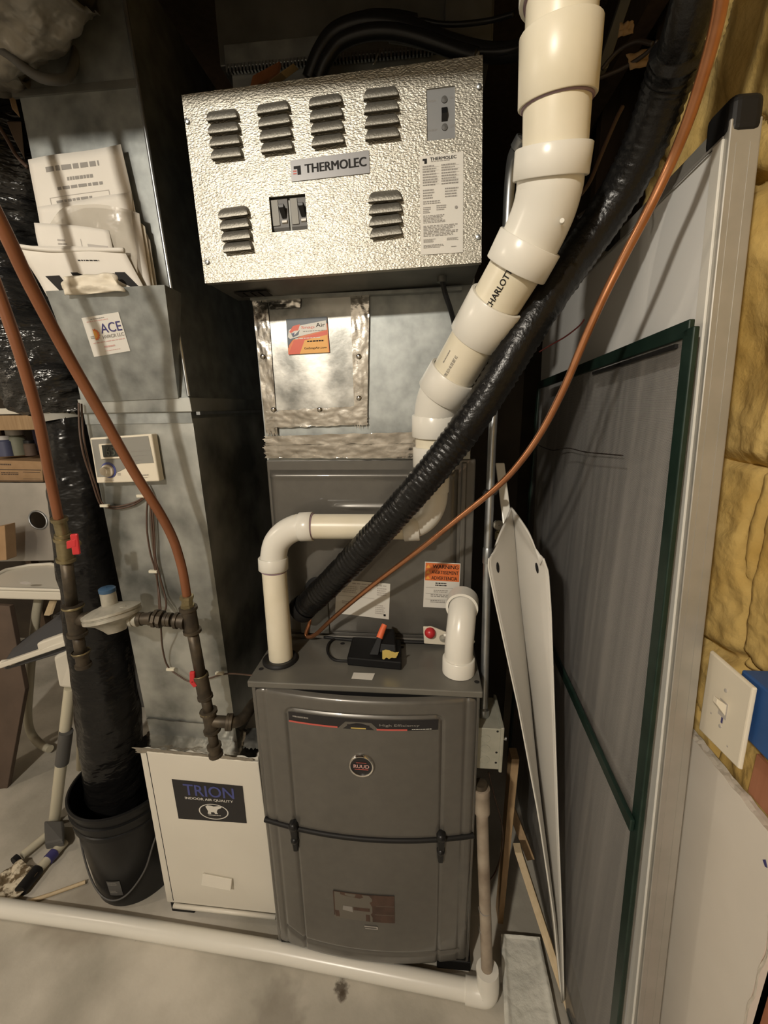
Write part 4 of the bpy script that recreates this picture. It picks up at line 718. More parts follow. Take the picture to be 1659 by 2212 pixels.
B().lathe((0.0247, 0.9560, 1.4280), (0, 0, -1), [(.044, -.003), (.0495, -.002), (.0495, .040), (.047, .043), (.042, .052), (.034, .056), (.03, .056)], 32).build('reducer', 'pvc', t, smooth=40)
sv = spl([(0.0252, 0.9560, 1.3897), (0.0247, 0.9560, 1.3528)], 2)+[V(p) for p in spl([(0.0249, 0.9560, 1.3368), (0.0221, 0.9560, 1.3044), (0.0097, 0.9560, 1.2746), (-0.0127, 0.9560, 1.2544), (-0.0419, 0.9560, 1.2451)], 8)]
seg('small_elbow', sv, .0305, 'pvc')
seg('small_pipe', [(-0.0267, 0.9560, 1.2452), (-0.3045, 0.9560, 1.2435)], .0300, 'pvc_old')
collar('elbow_socket', (0.0245, 0.9560, 1.3634), (0.0239, 0.9560, 1.3293), .0335, 'pvc'); collar('elbow_socket', (-0.0105, 0.9560, 1.2476), (-0.0462, 0.9560, 1.2450), .0345, 'pvc')
collar('elbow_socket', (-0.2636, 0.9560, 1.2439), (-0.2955, 0.9560, 1.2424), .0350, 'pvc'); collar('primer_ring', (-0.2613, 0.9560, 1.2439), (-0.2647, 0.9560, 1.2439), .0318, 'primer')
sv = spl([(-0.2817, 0.9560, 1.2437), (-0.3048, 0.9560, 1.2400), (-0.3342, 0.9550, 1.2249), (-0.3562, 0.9530, 1.1993), (-0.3654, 0.9510, 1.1641), (-0.3667, 0.9490, 1.1394)], 8)
seg('small_elbow', sv, .0320, 'pvc')
collar('elbow_socket', (-0.3664, 0.9510, 1.1653), (-0.3671, 0.9490, 1.1346), .0360, 'pvc'); collar('primer_ring', (-0.3671, 0.9490, 1.1346), (-0.3674, 0.9490, 1.1309), .0322, 'primer')
seg('small_pipe', [(-0.3660, 0.9500, 1.1524), (-0.3614, 0.9343, 0.9000)], .0300, 'pvc_old')
# printing along the diagonal pipe
dax = (DB-DA).normalized(); tocam = (V((0, 0, 1.52))-D(.4)); tocam = (tocam-dax*tocam.dot(dax)).normalized(); side = dax.cross(tocam).normalized()
def DP(k0, k1, a0, a1, r=.0447):
    def F(x, y, o=0.):
        k = k0+(k1-k0)*x; a = a0+(a1-a0)*y; return DA.lerp(DB, k)+(tocam*math.cos(a)+side*math.sin(a))*(r+o)
    return F
s1_ = 1 if side.x > 0 else -1
prints(dg, DP(.262, -.02, -.30*s1_, -.02*s1_), [('t', 'CHARLOTTE', 0, .1, 1, .9, 'ink', .008)], .0006)
prints(dg, DP(.83, .635, -.36*s1_, -.20*s1_), [('t', 'D1785 SCH 40 DE E87 A2', 0, .1, 1, .9, 'ink_grey', .004)], .0006)
prints(dg, DP(.74, .63, -.72*s1_, -.60*s1_), [('l', 0, .1, 1, .9, 1, 'ink_grey')], .0006)
ev = V((0.2088, 0.7650, 1.7939))
B().lathe((0.1978, 0.7220, 1.7773), (-.2, -1, .1), [(.0001, -.004), (.0035, -.003), (.0035, .002), (.003, .0025), (.0001, .0025)], 12).build('moulding_mark', 'pvc', t, smooth=40)
# ---------------------------------------------------------------- intake elbow on the furnace
t = thing('intake_elbow', 'short white PVC elbow standing at the right of the furnace top', 'pipe elbow', (0.0856, 0.9054, 0.8980))
ib = V((0.0859, 0.9091, 0.8980)); 
B().lathe(ib, (0, 0, 1), [(.033, 0), (.0385, .001), (.0385, .036), (.037, .038), (.0325, .039)], 32).build('socket', 'pvc', t, smooth=40)
iv = spl([ib+V((0, 0, .03)), ib+V((.000, .002, .065)), ib+V((.003, .012, .100)), ib+V((.008, .035, .132)), ib+V((.012, .062, .145)), ib+V((.014, .085, .147))], 8)
B().tube(iv, .0335, 28).build('elbow_body', 'pvc', t, smooth=60)
B().lathe(iv[-1]-V((.006, .04, .004)), (.15, 1, .08), [(.033, 0), (.039, .001), (.039, .040), (.034, .041), (.032, .02), (.001, .02)], 32).build('socket', 'pvc', t, smooth=40)
for p in ((1022,1390), (1018,1412), (962,1405)): pass
for dx, dy, dz in ((.034, .02, .105), (.034, .01, .075), (-.033, .01, .09)): B().ball(ib+V((dx, dy, dz)), .004, 8).build('glue_drip', 'pvc', t, smooth=180)
# ---------------------------------------------------------------- refrigerant lines
t = thing('suction_line', 'thick black taped insulated refrigerant line slanting across in front of the pipes', 'refrigerant line', (.0, .95, 1.0))
bl = spl([(0.3166, 0.6600, 2.0026), (0.3218, 0.6900, 1.9758), (0.3340, 0.7500, 1.9497), (0.3297, 0.8000, 1.8923), (0.3029, 0.8350, 1.8294), (0.2553, 0.8450, 1.7584), (0.2022, 0.8380, 1.6797), (0.1582, 0.8380, 1.6048), (0.1083, 0.8450, 1.5194), (0.0496, 0.8550, 1.4339), (-0.0292, 0.8720, 1.3330), (-0.1308, 0.9100, 1.2113), (-0.2255, 0.9520, 1.1023), (-0.2933, 0.9850, 1.0296), (-0.3200, 0.9950, 1.0027)], 16)
def ropy(path, r, n=26):
    ntop = min(range(len(path)), key=lambda q: (path[q]-V((0.3258, 0.7200, 1.9623))).length)
    m = len(path); T = [(path[min(i+1, m-1)]-path[max(i-1, 0)]).normalized() for i in range(m)]; u = T[0].orthogonal().normalized(); vs = []; L_ = 0
    for i in range(m):
        if i: L_ += (path[i]-path[i-1]).length
        u = (u-T[i]*u.dot(T[i])).normalized(); w_ = T[i].cross(u)
        for k in range(n):
            a = 2*math.pi*k/n; f = .0013*math.sin(2*math.pi*(L_/.0115)+a)+.0014*noise.noise(V((L_*95, math.cos(a)*1.5, math.sin(a)*1.5)))+.001*noise.noise(V((L_*25, math.cos(a)*2, math.sin(a)*2)))
            if i < ntop: f = -.0065+.0015*noise.noise(V((L_*12, math.cos(a), math.sin(a))))
            vs.append(path[i]+(u*math.cos(a)+w_*math.sin(a))*(r+f))
    return B().add(vs, [(i*n+k, i*n+(k+1) % n, (i+1)*n+(k+1) % n, (i+1)*n+k) for i in range(m-1) for k in range(n)]+[tuple((m-1)*n+k for k in range(n))])
def dens(p, s): 
    out = []
    for a, b in zip(p, p[1:]):
        k = max(1, int((b-a).length/s)); out += [a+(b-a)*(i/k) for i in range(k)]
    return out+[p[-1]]
bl = [bl[0]+V((.05, -.02, .42)), bl[0]+V((.03, -.01, .2))]+bl
ropy(dens(bl, .0032), .0325).build('insulation_jacket', 'line_wrap', t, smooth=180)
B().lathe(bl[-1], bl[-1]-bl[-4], [(.030, -.002), (.0345, -.02), (.036, .0), (.0330, .006), (.012, .006)], 26).build('end_wrap', 'black_rubber', t, smooth=60)
B().tube(spl([bl[-1], (-0.3229, 1.0100, 0.9855), (-0.3185, 1.0300, 0.9822), (-0.3058, 1.0450, 1.0027)], 6), .011, 12).build('copper_stub', 'copper', t, smooth=180)
t = None
cl = spl([(0.2980, 0.5750, 1.9385), (0.3086, 0.5950, 1.9184), (0.3161, 0.6200, 1.8939), (0.3199, 0.6500, 1.8577), (0.3192, 0.6800, 1.8238), (0.3062, 0.7000, 1.7766), (0.2894, 0.7250, 1.7246), (0.2713, 0.7400, 1.6723), (0.2556, 0.7550, 1.6181), (0.2343, 0.7750, 1.5402), (0.2064, 0.7950, 1.4653), (0.1694, 0.8150, 1.3996), (0.1332, 0.8350, 1.3537), (0.0807, 0.8550, 1.3011), (-0.0096, 0.8900, 1.2112), (-0.1253, 0.9300, 1.1023), (-0.2295, 0.9750, 0.9936), (-0.2816, 1.0000, 0.9336), (-0.3068, 1.0100, 0.9157), (-0.3184, 1.0200, 0.9179), (-0.3120, 1.0300, 0.9406), (-0.3007, 1.0380, 0.9703)], 8)
cl = [cl[0]+V((.06, 0, .42)), cl[0]+V((.04, 0, .2))]+cl
tag(B().tube(cl, [.0074]*2+[.0074-.0022*i/(len(cl)-2) for i in range(len(cl)-2)], 12).build('liquid_line', 'copper', None, smooth=180), 'thin bare copper line running below the black insulated line', 'refrigerant line')
# ---------------------------------------------------------------- small things on and around the furnace
t = thing('float_switch', 'white float switch with a round red button beside the PVC elbow', 'switch', (0.0334, 1.0300, 0.9044))
fq = [(0.0008, 1.0150, 0.9571), (0.0660, 1.0150, 0.9593), (0.0756, 1.0150, 0.9055), (0.0036, 1.0150, 0.9081)]
fb_ = B().poly([fq[0], lerp(fq[0], fq[1], .35), lerp(fq[1], fq[2], .35), fq[2], fq[3]], (0, -.006, 0)).build('body', 'ivory', t, bevel=.002)
B().lathe((0.0191, 1.0090, 0.9422), (0, -1, .1), [(.0145, 0), (.0145, .005), (.012, .012), (.006, .016), (.0001, .017)], 24).build('red_button', 'red', t, smooth=60)
B().lathe((0.0191, 1.0100, 0.9416), (0, -1, .1), [(.0175, 0), (.0175, .002), (.0145, .002)], 24).build('button_rim', 'ivory', t)
B().lathe((0.0531, 1.0080, 0.9279), (0, -1, 0), [(.010, 0), (.009, .006), (.0001, .008)], 12).build('fitting', 'cast', t, smooth=40)
t = thing('snap_trap', 'black rectangular plastic trap with an orange-tipped lever on the furnace top', 'trap', (-0.1177, 0.9435, 0.8980))
q0 = [(-0.1856, 0.9117, 0.8990), (-0.0498, 0.9002, 0.8990), (-0.0575, 1.0034, 0.8990), (-0.1876, 1.0084, 0.8990)]
u3 = V((0, 0, 1))
B().hexa(q0, [V(p)+u3*.024 for p in q0]).build('base', 'trap_plastic', t, bevel=.004)
q1 = [lerp(q0[0], q0[1], .56)+u3*.024, q0[1] and V(q0[1])+u3*.024, V(q0[2])+u3*.024, lerp(q0[3], q0[2], .56)+u3*.024]
B().hexa([lerp(q1[0], q1[3], .3), lerp(q1[1], q1[2], .3)+V((-.012, 0, 0)), q1[2]+V((-.012, 0, 0)), q1[3]], [lerp(q1[0], q1[3], .4)+u3*.020, lerp(q1[1], q1[2], .4)+u3*.020+V((-.014, 0, 0)), q1[2]+u3*.03+V((-.018, 0, 0)), q1[3]+u3*.03]).build('housing', 'trap_plastic', t, bevel=.003)
la, lb2 = V((-0.1281, 0.9150, 0.9072)), V((-0.1059, 0.9550, 0.9608))
B().hexa([la+V((-.013, 0, 0)), la+V((.016, 0, 0)), la+V((.016, .012, 0)), la+V((-.013, .012, 0))], [lb2+V((-.006, 0, 0)), lb2+V((.006, 0, 0)), lb2+V((.006, .008, 0)), lb2+V((-.006, .008, 0))]).build('lever', 'trap_plastic', t, bevel=.002)
B().tube([lerp(la, lb2, .86)+V((0, .004, 0)), lb2+(lb2-la)*.14+V((0, .004, 0)), lb2+(lb2-la)*.36+V((.001, .004, 0))], [.0085, .008, .0075], 12).build('lever_tip', 'orange', t, smooth=50)
gq = [(-0.0966, 0.9050, 0.9506), (-0.0564, 0.9050, 0.9497), (-0.0632, 0.9050, 0.9319), (-0.0970, 0.9050, 0.9279)]
B().add([V(gq[0])+V((.002*noise.noise(V((i, 1, 1))), 0, 0)) for i in range(0)], []) 
B().grid(lambda a, b: lerp(lerp(gq[0], gq[1], a), lerp(gq[3], gq[2], a), b)+V((0, -.002, .004*noise.noise(V((a*5, b*4, 1)))+.003*math.sin(a*6)*(1-b))), 14, 6).build('spring', 'gold', t, smooth=60)
B().tube(spl([(-0.1858, 0.9268, 0.9020), (-0.2219, 0.9304, 0.9020), (-0.2461, 0.9641, 0.9020), (-0.2509, 1.0085, 0.9020), (-0.2266, 1.0337, 0.9020), (-0.1424, 1.0296, 0.9020), (-0.0786, 1.0241, 0.9050)], 8), .0035, 8).build('cord', 'black_rubber', t, smooth=180)
tag(B().tube(spl([(-0.2721, 1.0339, 0.9030), (-0.1668, 1.0217, 0.9030), (-0.0661, 1.0236, 0.9030), (0.0270, 1.0217, 0.9050)], 8), .0045, 8).build('drain_hose', 'black_rubber', None, smooth=180), 'thin black hose lying along the foot of the coil cabinet', 'hose')
# ---------------------------------------------------------------- floor drain pipe
t = thing('drain_pipe', 'long white PVC drain pipe lying on the floor and rising beside the furnace', 'pipe', (.15, .80, 0))
B().tube([V((-2.6, 1.02, .024)), (-1.4047, 0.8690, 0.0240), (-0.9118, 0.8541, 0.0240), (-0.4034, 0.8304, 0.0240), (0.1263, 0.7930, 0.0240)], .0240, 24).build('floor_run', 'pvc', t, smooth=60)
eb = V((0.1710, 0.7883, 0.0280))
B().tube(spl([V((0.1178, 0.7931, 0.0260)), V((0.1475, 0.7901, 0.0260)), eb+V((0, .0, .004)), eb+V((.004, .004, .03)), eb+V((.001, .008, .075))], 6), .0285, 24).build('elbow', 'pvc', t, smooth=60)
vt = [eb+V((.001, .008, .06)), V((0.1667, 0.8250, 0.2250)), V((0.1559, 0.8450, 0.4138)), V((0.1463, 0.8600, 0.5916))]
B().tube(vt, .0150, 18).build('riser', 'pvc_dull', t, smooth=60)
B().lathe((0.1485, 0.8580, 0.5586), V(vt[-1])-V(vt[-2]), [(.015, -.02), (.019, -.018), (.019, .03), (.0205, .032), (.0205, .05), (.014, .052)], 20).build('coupling', 'pvc_dull', t, smooth=40)
B().lathe((0.1436, 0.8620, 0.6102), V(vt[-1])-V(vt[-2]), [(.016, 0), (.016, .012), (.0001, .013)], 18).build('pipe_cap', 'iron', t, smooth=40)
for p in ((0.1635, 0.8290, 0.2587), (0.1663, 0.8230, 0.1988)): B().lathe(p, (0, 0, 1), [(.0156, 0), (.0162, .002), (.0156, .004)], 18).build('seam_ring', 'ink_grey', t)
# ---------------------------------------------------------------- electrical box and conduit at the furnace side
t = thing('electrical_box', 'grey metal electrical box with knockouts on the right side of the furnace', 'electrical box', (.165, .90, .65))
B().box((.1325, .872, .655), (.188, .985, .772)).build('box_body', 'jbox', t, bevel=.0015)
B().box((.186, .868, .650), (.194, .99, .778)).build('cover_plate', 'jbox', t, bevel=.002)
for z_ in (.742, .714, .682):
    B().lathe((.152, .8718, z_), (0, -1, 0), [(.0115, 0), (.0115, .0012), (.0098, .0012), (.0098, .0003), (.0001, .0003)], 18).build('knockout', 'jbox', t)
for z_ in (.765, .705, .675): B().lathe((.179, .8718, z_), (0, -1, 0), [(.003, 0), (.0001, .0008)], 8).build('rivet_hole', 'hole', t)
B().tube([(.192, .885, .735), (.203, .885, .735)], [.0035, .0045], 10).build('cover_screw', 'steel', t)
t = thing('electrical_conduit', 'grey steel conduit running upright beside the right edge of the cabinets', 'conduit', (.165, .96, .775))
cv_ = [V((0.1509, 0.9150, 0.7730)), V((0.1532, 0.9300, 0.8214)), V((0.1543, 0.9850, 1.1667)), V((0.1565, 1.0100, 1.4463)), V((0.1624, 1.0300, 1.6543)), V((0.1695, 1.0500, 1.8808))]
B().tube(cv_, .0098, 14).build('conduit_tube', 'steel', t, smooth=60)
for k in (1195, 1238): pass
B().lathe(cv_[2], cv_[3]-cv_[2], [(.0105, -.02), (.0115, -.018), (.0115, .018), (.0105, .02)], 14).build('coupling', 'steel', t, smooth=40)
B().lathe(cv_[0], cv_[1]-cv_[0], [(.012, -.004), (.014, 0), (.014, .014), (.0105, .018)], 12).build('connector', 'steel', t, smooth=40)
B().bar(V((0.1519, 0.9900, 1.3162)), V((0.1577, 0.9900, 1.3272)), (.016, 0, 0), (0, .010, 0)).build('strap', 'black_rubber', t, bevel=.002)
t = thing('conduit_bend', 'bent grey conduit beside the right end of the heater box', 'conduit', (0.1619, 0.9800, 1.8729))
B().tube(spl([(0.1737, 0.9300, 1.9871), (0.1681, 0.9400, 1.9797), (0.1632, 0.9550, 1.9712), (0.1629, 0.9700, 1.9518), (0.1633, 0.9800, 1.9131), (0.1645, 0.9850, 1.8582), (0.1662, 0.9900, 1.8094)], 8), .0105, 14).build('conduit_tube', 'steel', t, smooth=60)
B().lathe((0.1701, 0.9350, 1.9828), V((0.1681, 0.9400, 1.9797))-V((0.1737, 0.9300, 1.9871)), [(.0105, -.01), (.013, -.008), (.013, .008), (.0105, .01)], 12).build('connector', 'steel', t, smooth=40)
# ---------------------------------------------------------------- white folded sheet, trims and boards at the right
OL = [V(p) for p in ((0.1504, 0.9350, 1.1903), (0.1489, 0.9300, 1.1584), (0.1677, 0.9250, 1.0747), (0.2268, 0.8850, 0.8216), (0.2810, 0.8450, 0.5572), (0.3279, 0.8100, 0.2857), (0.3635, 0.7900, 0.0233))]
CR = [V(p) for p in ((0.2167, 1.0500, 1.2722), (0.2258, 1.0500, 1.2305), (0.2456, 1.0450, 1.0706), (0.2920, 1.0300, 0.7528), (0.3278, 0.9850, 0.4302), (0.3643, 0.9250, 0.1444), (0.3812, 0.8450, -0.0183))]
OR_ = [V(p) for p in ((0.2668, 0.9450, 1.1943), (0.2854, 0.9400, 1.1459), (0.2975, 0.9350, 1.0500), (0.3157, 0.8950, 0.7799), (0.3336, 0.8500, 0.4993), (0.3524, 0.8150, 0.2496), (0.3674, 0.7900, 0.0325))]
def leaf(side, a, b):
    k = b*6; i = min(int(k), 5); f = k-i; o = lerp(side[i], side[i+1], f); c = lerp(CR[i], CR[i+1], f)
    bow = math.sin(math.pi*a)*.010
    return lerp(o, c, a)+V((bow*(.6 if side is OL else -.6), -bow*.4, 0))+V((0, 0, (-.035*max(0, 1-a/.4)**2+.012*math.sin(math.pi*a))*max(0, 1-b/.06)))
def wsh(side): return B().grid(lambda a, b: leaf(side, a, b), 14, 60)
t = thing('folded_sheet', 'tall white plastic sheet folded lengthwise with slot holes, beside the furnace', 'plastic sheet', OL[-1])
for nm, sd in (('left_leaf', OL), ('right_leaf', OR_)): wsh(sd).build(nm, 'white_sheet', t, smooth=60, solid=.0035)
for sd, a0, b0 in ((OL, .2, .205), (OR_, .26, .20)):
    p = leaf(sd, a0, b0); ua = (leaf(sd, a0+.05, b0)-p).normalized(); ub = (leaf(sd, a0, b0+.02)-p).normalized(); n_ = ua.cross(ub).normalized(); n_ = n_ if n_.dot(V((0, 0, 1.52))-p) > 0 else -n_
    B().poly([p+n_*.0021+ua*.006*math.cos(k*.6283)+ub*.013*math.sin(k*.6283) for k in range(10)], n_*.0004).build('slot_hole', 'hole', t)
for sd in (OL, OR_): B().tube([leaf(sd, 0, .06+.94*k/30) for k in range(31)], .0022, 6).build('rolled_edge', 'alu_white', t, smooth=180)
t = thing('brass_valve', 'small brass valve body peeking out left of the folded sheet top', 'valve', (0.1979, 1.1000, 1.1780))
B().lathe((0.1994, 1.1000, 1.1716), (0, 0, 1), [(.001, 0), (.010, 0), (.010, .02), (.008, .022), (.008, .03), (.001, .03)], 12).build('valve_body', 'brass', t, smooth=40)
B().lathe((0.1945, 1.0900, 1.2141), (0, -1, .2), [(.012, -.004), (.014, 0), (.012, .010), (.001, .012)], 14).build('valve_knob', 'cast', t, smooth=40)
tag(B().bar(V((0.1965, 1.1200, 1.3728)), V((0.2120, 1.0600, 1.2252)), (.0115, 0, 0), (0, .003, 0)).build('plastic_strip', 'pvc', None, bevel=.003, seg=3), 'short white plastic strip standing behind the folded sheet', 'strip')
tag(B().hexa([(.232, .965, 0), (.247, .965, 0), (.247, 1.01, 0), (.232, 1.01, 0)], [V((0.2720, 1.1000, 0.4704)), V((0.2953, 1.1000, 0.4722)), V((0.2953, 1.1000, 0.4722))+V((0, .045, 0)), V((0.2720, 1.1000, 0.4704))+V((0, .045, 0))]).build('wooden_stud', 'wood', None, bevel=.001), 'brown wooden stud standing behind the white riser pipe', 'board')
tag(B().hexa([V((0.3761, 0.7725, 0.0000)), V((0.3948, 0.7741, 0.0000)), V((0.3948, 0.7741, 0.0000))+V((0, .03, 0)), V((0.3761, 0.7725, 0.0000))+V((0, .03, 0))], [V((0.2805, 1.0200, 0.2090)), V((0.3021, 1.0200, 0.2113)), V((0.3021, 1.0200, 0.2113))+V((0, .03, 0)), V((0.2805, 1.0200, 0.2090))+V((0, .03, 0))]).build('trim_board', 'wood_pale', None, bevel=.001), 'pale wooden trim strip leaning beside the folded white sheet', 'board')
tag(B().bar(V((0.2941, 1.1800, 0.2154)), V((0.3515, 1.1000, 0.0958)), (.012, 0, .004), (0, .012, 0)).build('wooden_brace', 'wood', None, bevel=.001), 'short brown wooden brace in the dark gap behind the folded sheet', 'board')
t = thing('loose_wire', 'thin dark wire looping down behind the electrical box', 'wire', (0.1614, 0.8800, 0.2715))
B().tube(spl([(0.1771, 0.9500, 0.5675), (0.1985, 0.9600, 0.4788), (0.2254, 0.9700, 0.3732), (0.2308, 0.9700, 0.2900), (0.2091, 0.9300, 0.2563), (0.1792, 0.8800, 0.2818), (0.1578, 0.8400, 0.3209)], 8), .0022, 6).build('wire_strand', 'wire_brown', t, smooth=180)
# rough slab on the floor
def slabtop(a, b):
    q = [(0.2310, 0.9183, 0.0300), (0.3409, 0.9207, 0.0300), (0.3395, 0.6851, 0.0300), (0.2018, 0.6734, 0.0300)]; p = lerp(lerp(q[0], q[1], a), lerp(q[3], q[2], a), b); e = min(a, 1-a)*.12; rim = math.exp(-((e-.008)/.006)**2)*.006 if b > .02 else .005
    return p+V((0, 0, rim+.001*noise.noise(p*60)+.002*noise.noise(p*22)))
t = thing('floor_slab', 'rough pale grey slab lying on the floor at the foot of the folded sheet', 'slab', (0.2818, 0.8560, 0.0000))
B().grid(slabtop, 40, 90).build('slab_top', 'foam_slab', t, smooth=180)
q = [(0.2311, 0.9189, 0.0290), (0.3411, 0.9213, 0.0290), (0.3397, 0.6855, 0.0290), (0.2020, 0.6738, 0.0290)]
B().hexa([(p[0], p[1], 0) for p in q], [V(p)+V((0, 0, -.002)) for p in q]).build('slab_body', 'foam_rim', t, bevel=.003)
# ---------------------------------------------------------------- whiteboard
WX = .412
t = thing('whiteboard', 'large whiteboard in an aluminium frame with black corner cap, against the right wall', 'whiteboard', (WX+.02, .9, 0))
nb = V((WX, .560, .0)); nt = V((WX, .732, 1.890))     # near edge, bottom and top
far = V((.035, 1.05, -.035))
def WBq(d0, d1, x): return None
B().hexa([nb, nb+V((.025, 0, 0)), nb+far+V((.025, 0, .035)), nb+far+V((0, 0, .035))], [nt, nt+V((.025, 0, 0)), nt+far+V((.025, 0, 0)), nt+far]).build('writing_surface', 'whiteboard', t)
up_ = (nt-nb).normalized(); fd = far.normalized()
B().bar(nb+V((.0185, .004, 0)), nt+V((.0185, .004, 0)), fd*.012, (.0205, 0, 0)).build('side_frame', 'alu', t, bevel=.002)
B().bar(nb+V((-.0035, .012, 0)), nt+V((-.0035, .012, 0))-up_*.02, fd*.011, (.002, 0, 0)).build('side_lip', 'alu_white', t, bevel=.001)
for xo in (.012, .030): B().bar(nb+V((xo, -.0078, 0)), nt+V((xo, -.0078, 0))-up_*.03, V((.0045, 0, 0)), fd*.0008).build('frame_rib', 'alu', t)
B().bar(nt+V((.0185, 0, -.004)), nt+far+V((.0185, 0, -.004)), up_*.012, (.0205, 0, 0)).build('top_frame', 'alu', t, bevel=.002)
B().bar(nt+V((-.004, 0, -.018)), nt+far+V((-.004, 0, -.018)), up_*.0015, (.001, 0, 0)).build('frame_line', 'ink_grey', t)
B().bar(nt+V((.018, -.010, .006)), nt+V((.018, .050, .004)), up_*.026, (.022, 0, 0)).build('corner_cap', 'black_rubber', t, bevel=.012, seg=4)
B().bar(lerp(nt, nt+far, .335)+V((.012, 0, .004)), lerp(nt, nt+far, .395)+V((.012, 0, .004)), up_*.020, (.024, 0, 0)).build('hanger_clip', 'black_rubber', t, bevel=.003)
# ---------------------------------------------------------------- insect screen
SXN = .375
t = thing('insect_screen', 'tall insect screen in a dark green frame leaning in front of the whiteboard', 'screen', (SXN, .8, 0))
sa, sb_ = V((0.3860, 0.7004, 1.6236)), V((0.3720, 0.5803, 0.2879))      # near stile top, bottom
ft = V((0.3980, 1.5799, 1.5829)); 
sd = (sb_-sa); hv = (ft-sa).normalized()
B().bar(sa, sb_, hv*.0135, (.0045, 0, 0)).build('stile', 'green', t, bevel=.002)
B().bar(sa+hv*.0, ft, sd.normalized()*.0125, (.0045, 0, 0)).build('top_rail', 'green', t, bevel=.002)
B().bar(sa+hv*.03+sd.normalized()*.020, lerp(sa, ft, .42)+sd.normalized()*.020, sd.normalized()*.003, (.0052, 0, 0)).build('spline_edge', 'black_rubber', t)
ma, mb = V((0.3680, 0.6234, 0.7990)), V((0.3740, 0.9877, 0.8169))
mdv = (mb-ma).normalized()
B().bar(ma, ma+(mb-ma)*1.5, V((0, 0, .0125)), (.004, 0, 0)).build('mid_rail', 'green', t, bevel=.002)
ba, bb_ = V((0.3720, 0.6699, 0.0707)), V((0.3800, 0.8391, -0.0252))
B().bar(ba, bb_, V((0, 0, .006)), (.004, 0, 0)).build('bottom_rail', 'green', t, bevel=.002)
fb2 = V((ft.x-.02, ft.y, .02))
B().bar(ft, fb2, hv*.0135, (.0045, 0, 0)).build('stile', 'green', t, bevel=.002)
g_ = B(); g_.add([sa, ft, fb2, V((sb_.x, sb_.y, .0))], [(0, 1, 2, 3)]); g_.build('screen_mesh', 'mesh', t)
B().tube(spl([(0.3600, 1.4674, 1.3964), (0.3680, 1.2799, 1.3890), (0.3720, 1.1525, 1.4066), (0.3740, 1.0363, 1.4091), (0.3760, 0.9412, 1.4151), (0.3770, 0.8475, 1.4218)], 6), .0014, 6).build('loose_thread', 'wire_dark', t, smooth=180)
# ---------------------------------------------------------------- overhead
t = thing('trunk_duct', 'dark sheet metal trunk duct overhead behind the heater box', 'duct', (-.15, 1.2, 2.19))
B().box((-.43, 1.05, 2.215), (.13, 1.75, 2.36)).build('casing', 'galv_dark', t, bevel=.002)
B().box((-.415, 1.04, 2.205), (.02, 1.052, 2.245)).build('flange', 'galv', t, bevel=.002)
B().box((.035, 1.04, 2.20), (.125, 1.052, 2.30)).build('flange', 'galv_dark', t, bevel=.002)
cr_ = B()
for i in range(58): x = -.413+i*.0074; cr_.box((x, 1.037, 2.196), (x+.0038, 1.046, 2.210))
o = cr_.build('crimped_edge', 'steel', t); o['kind'] = 'stuff'
cab = [('thick black cable arching over the left of the heater box top', [(-0.2302, 1.0000, 2.1476), (-0.2055, 0.9900, 2.1814), (-0.1743, 0.9850, 2.2063), (-0.1265, 0.9800, 2.2144), (-0.0784, 0.9750, 2.2084), (-0.0270, 0.9700, 2.1913), (0.0322, 0.9650, 2.1641), (0.0989, 0.9600, 2.1407), (0.1468, 0.9500, 2.1304), (0.1825, 0.9300, 2.1250)], .0150, 'black_plastic'),
       ('black cable bundled beneath the thick arching cable', [(-0.2066, 0.9850, 2.1382), (-0.1887, 0.9750, 2.1596), (-0.1609, 0.9700, 2.1811), (-0.1164, 0.9650, 2.1881), (-0.0689, 0.9600, 2.1836), (-0.0182, 0.9550, 2.1681), (0.0484, 0.9500, 2.1407), (0.0890, 0.9400, 2.1216)], .0125, 'black_plastic'),
       ('grey cable lying on the right of the heater box top', [(-0.0680, 0.9700, 2.1822), (-0.0354, 0.9650, 2.1721), (0.0153, 0.9550, 2.1519), (0.0568, 0.9500, 2.1373), (0.0931, 0.9400, 2.1200)], .0085, 'galv_dark'),
       ('thin dark cable running from the heater box to the vent pipe', [(0.0887, 0.9400, 2.1283), (0.1238, 0.9300, 2.1191), (0.1498, 0.9200, 2.1145), (0.1690, 0.9000, 2.1061)], .0055, 'black_plastic'),
       ('thin black cable sagging along the overhead trunk duct', [(-0.0279, 1.0000, 2.2190), (-0.0105, 1.0000, 2.2225), (0.0242, 1.0000, 2.2149), (0.0672, 1.0000, 2.2114), (0.1181, 1.0000, 2.2128), (0.1566, 0.9800, 2.2050)], .0045, 'black_plastic'),
       ('smallest black cable at the left of the arching cables', [(-0.2248, 1.0100, 2.1563), (-0.1982, 1.0000, 2.1925), (-0.1589, 0.9900, 2.2156), (-0.1137, 0.9850, 2.2266), (-0.0615, 0.9800, 2.2201), (-0.0188, 0.9800, 2.2098)], .009, 'black_plastic')]
for lab, pts, r, m in cab: tag(B().tube(spl(pts, 8), r, 12).build('overhead_cable', m, None, smooth=180), lab, 'cable', 'cables over the heater box')
tag(B().bar(V((-0.2790, 0.9500, 2.1206)), V((-0.2664, 1.0000, 2.1652)), (.012, 0, .006), (0, .02, .008)).build('wood_offcut', 'wood_pale', None, bevel=.001), 'small pale wood offcut on top of the heater box', 'wood')
tag(B().bar(V((-0.3359, 0.9700, 2.1296)), V((-0.2983, 1.0300, 2.1879)), (.004, 0, .010), (0, .006, 0)).build('cedar_shim', 'stud_red', None, bevel=.001), 'thin reddish wood sliver left of the pale offcut', 'wood')
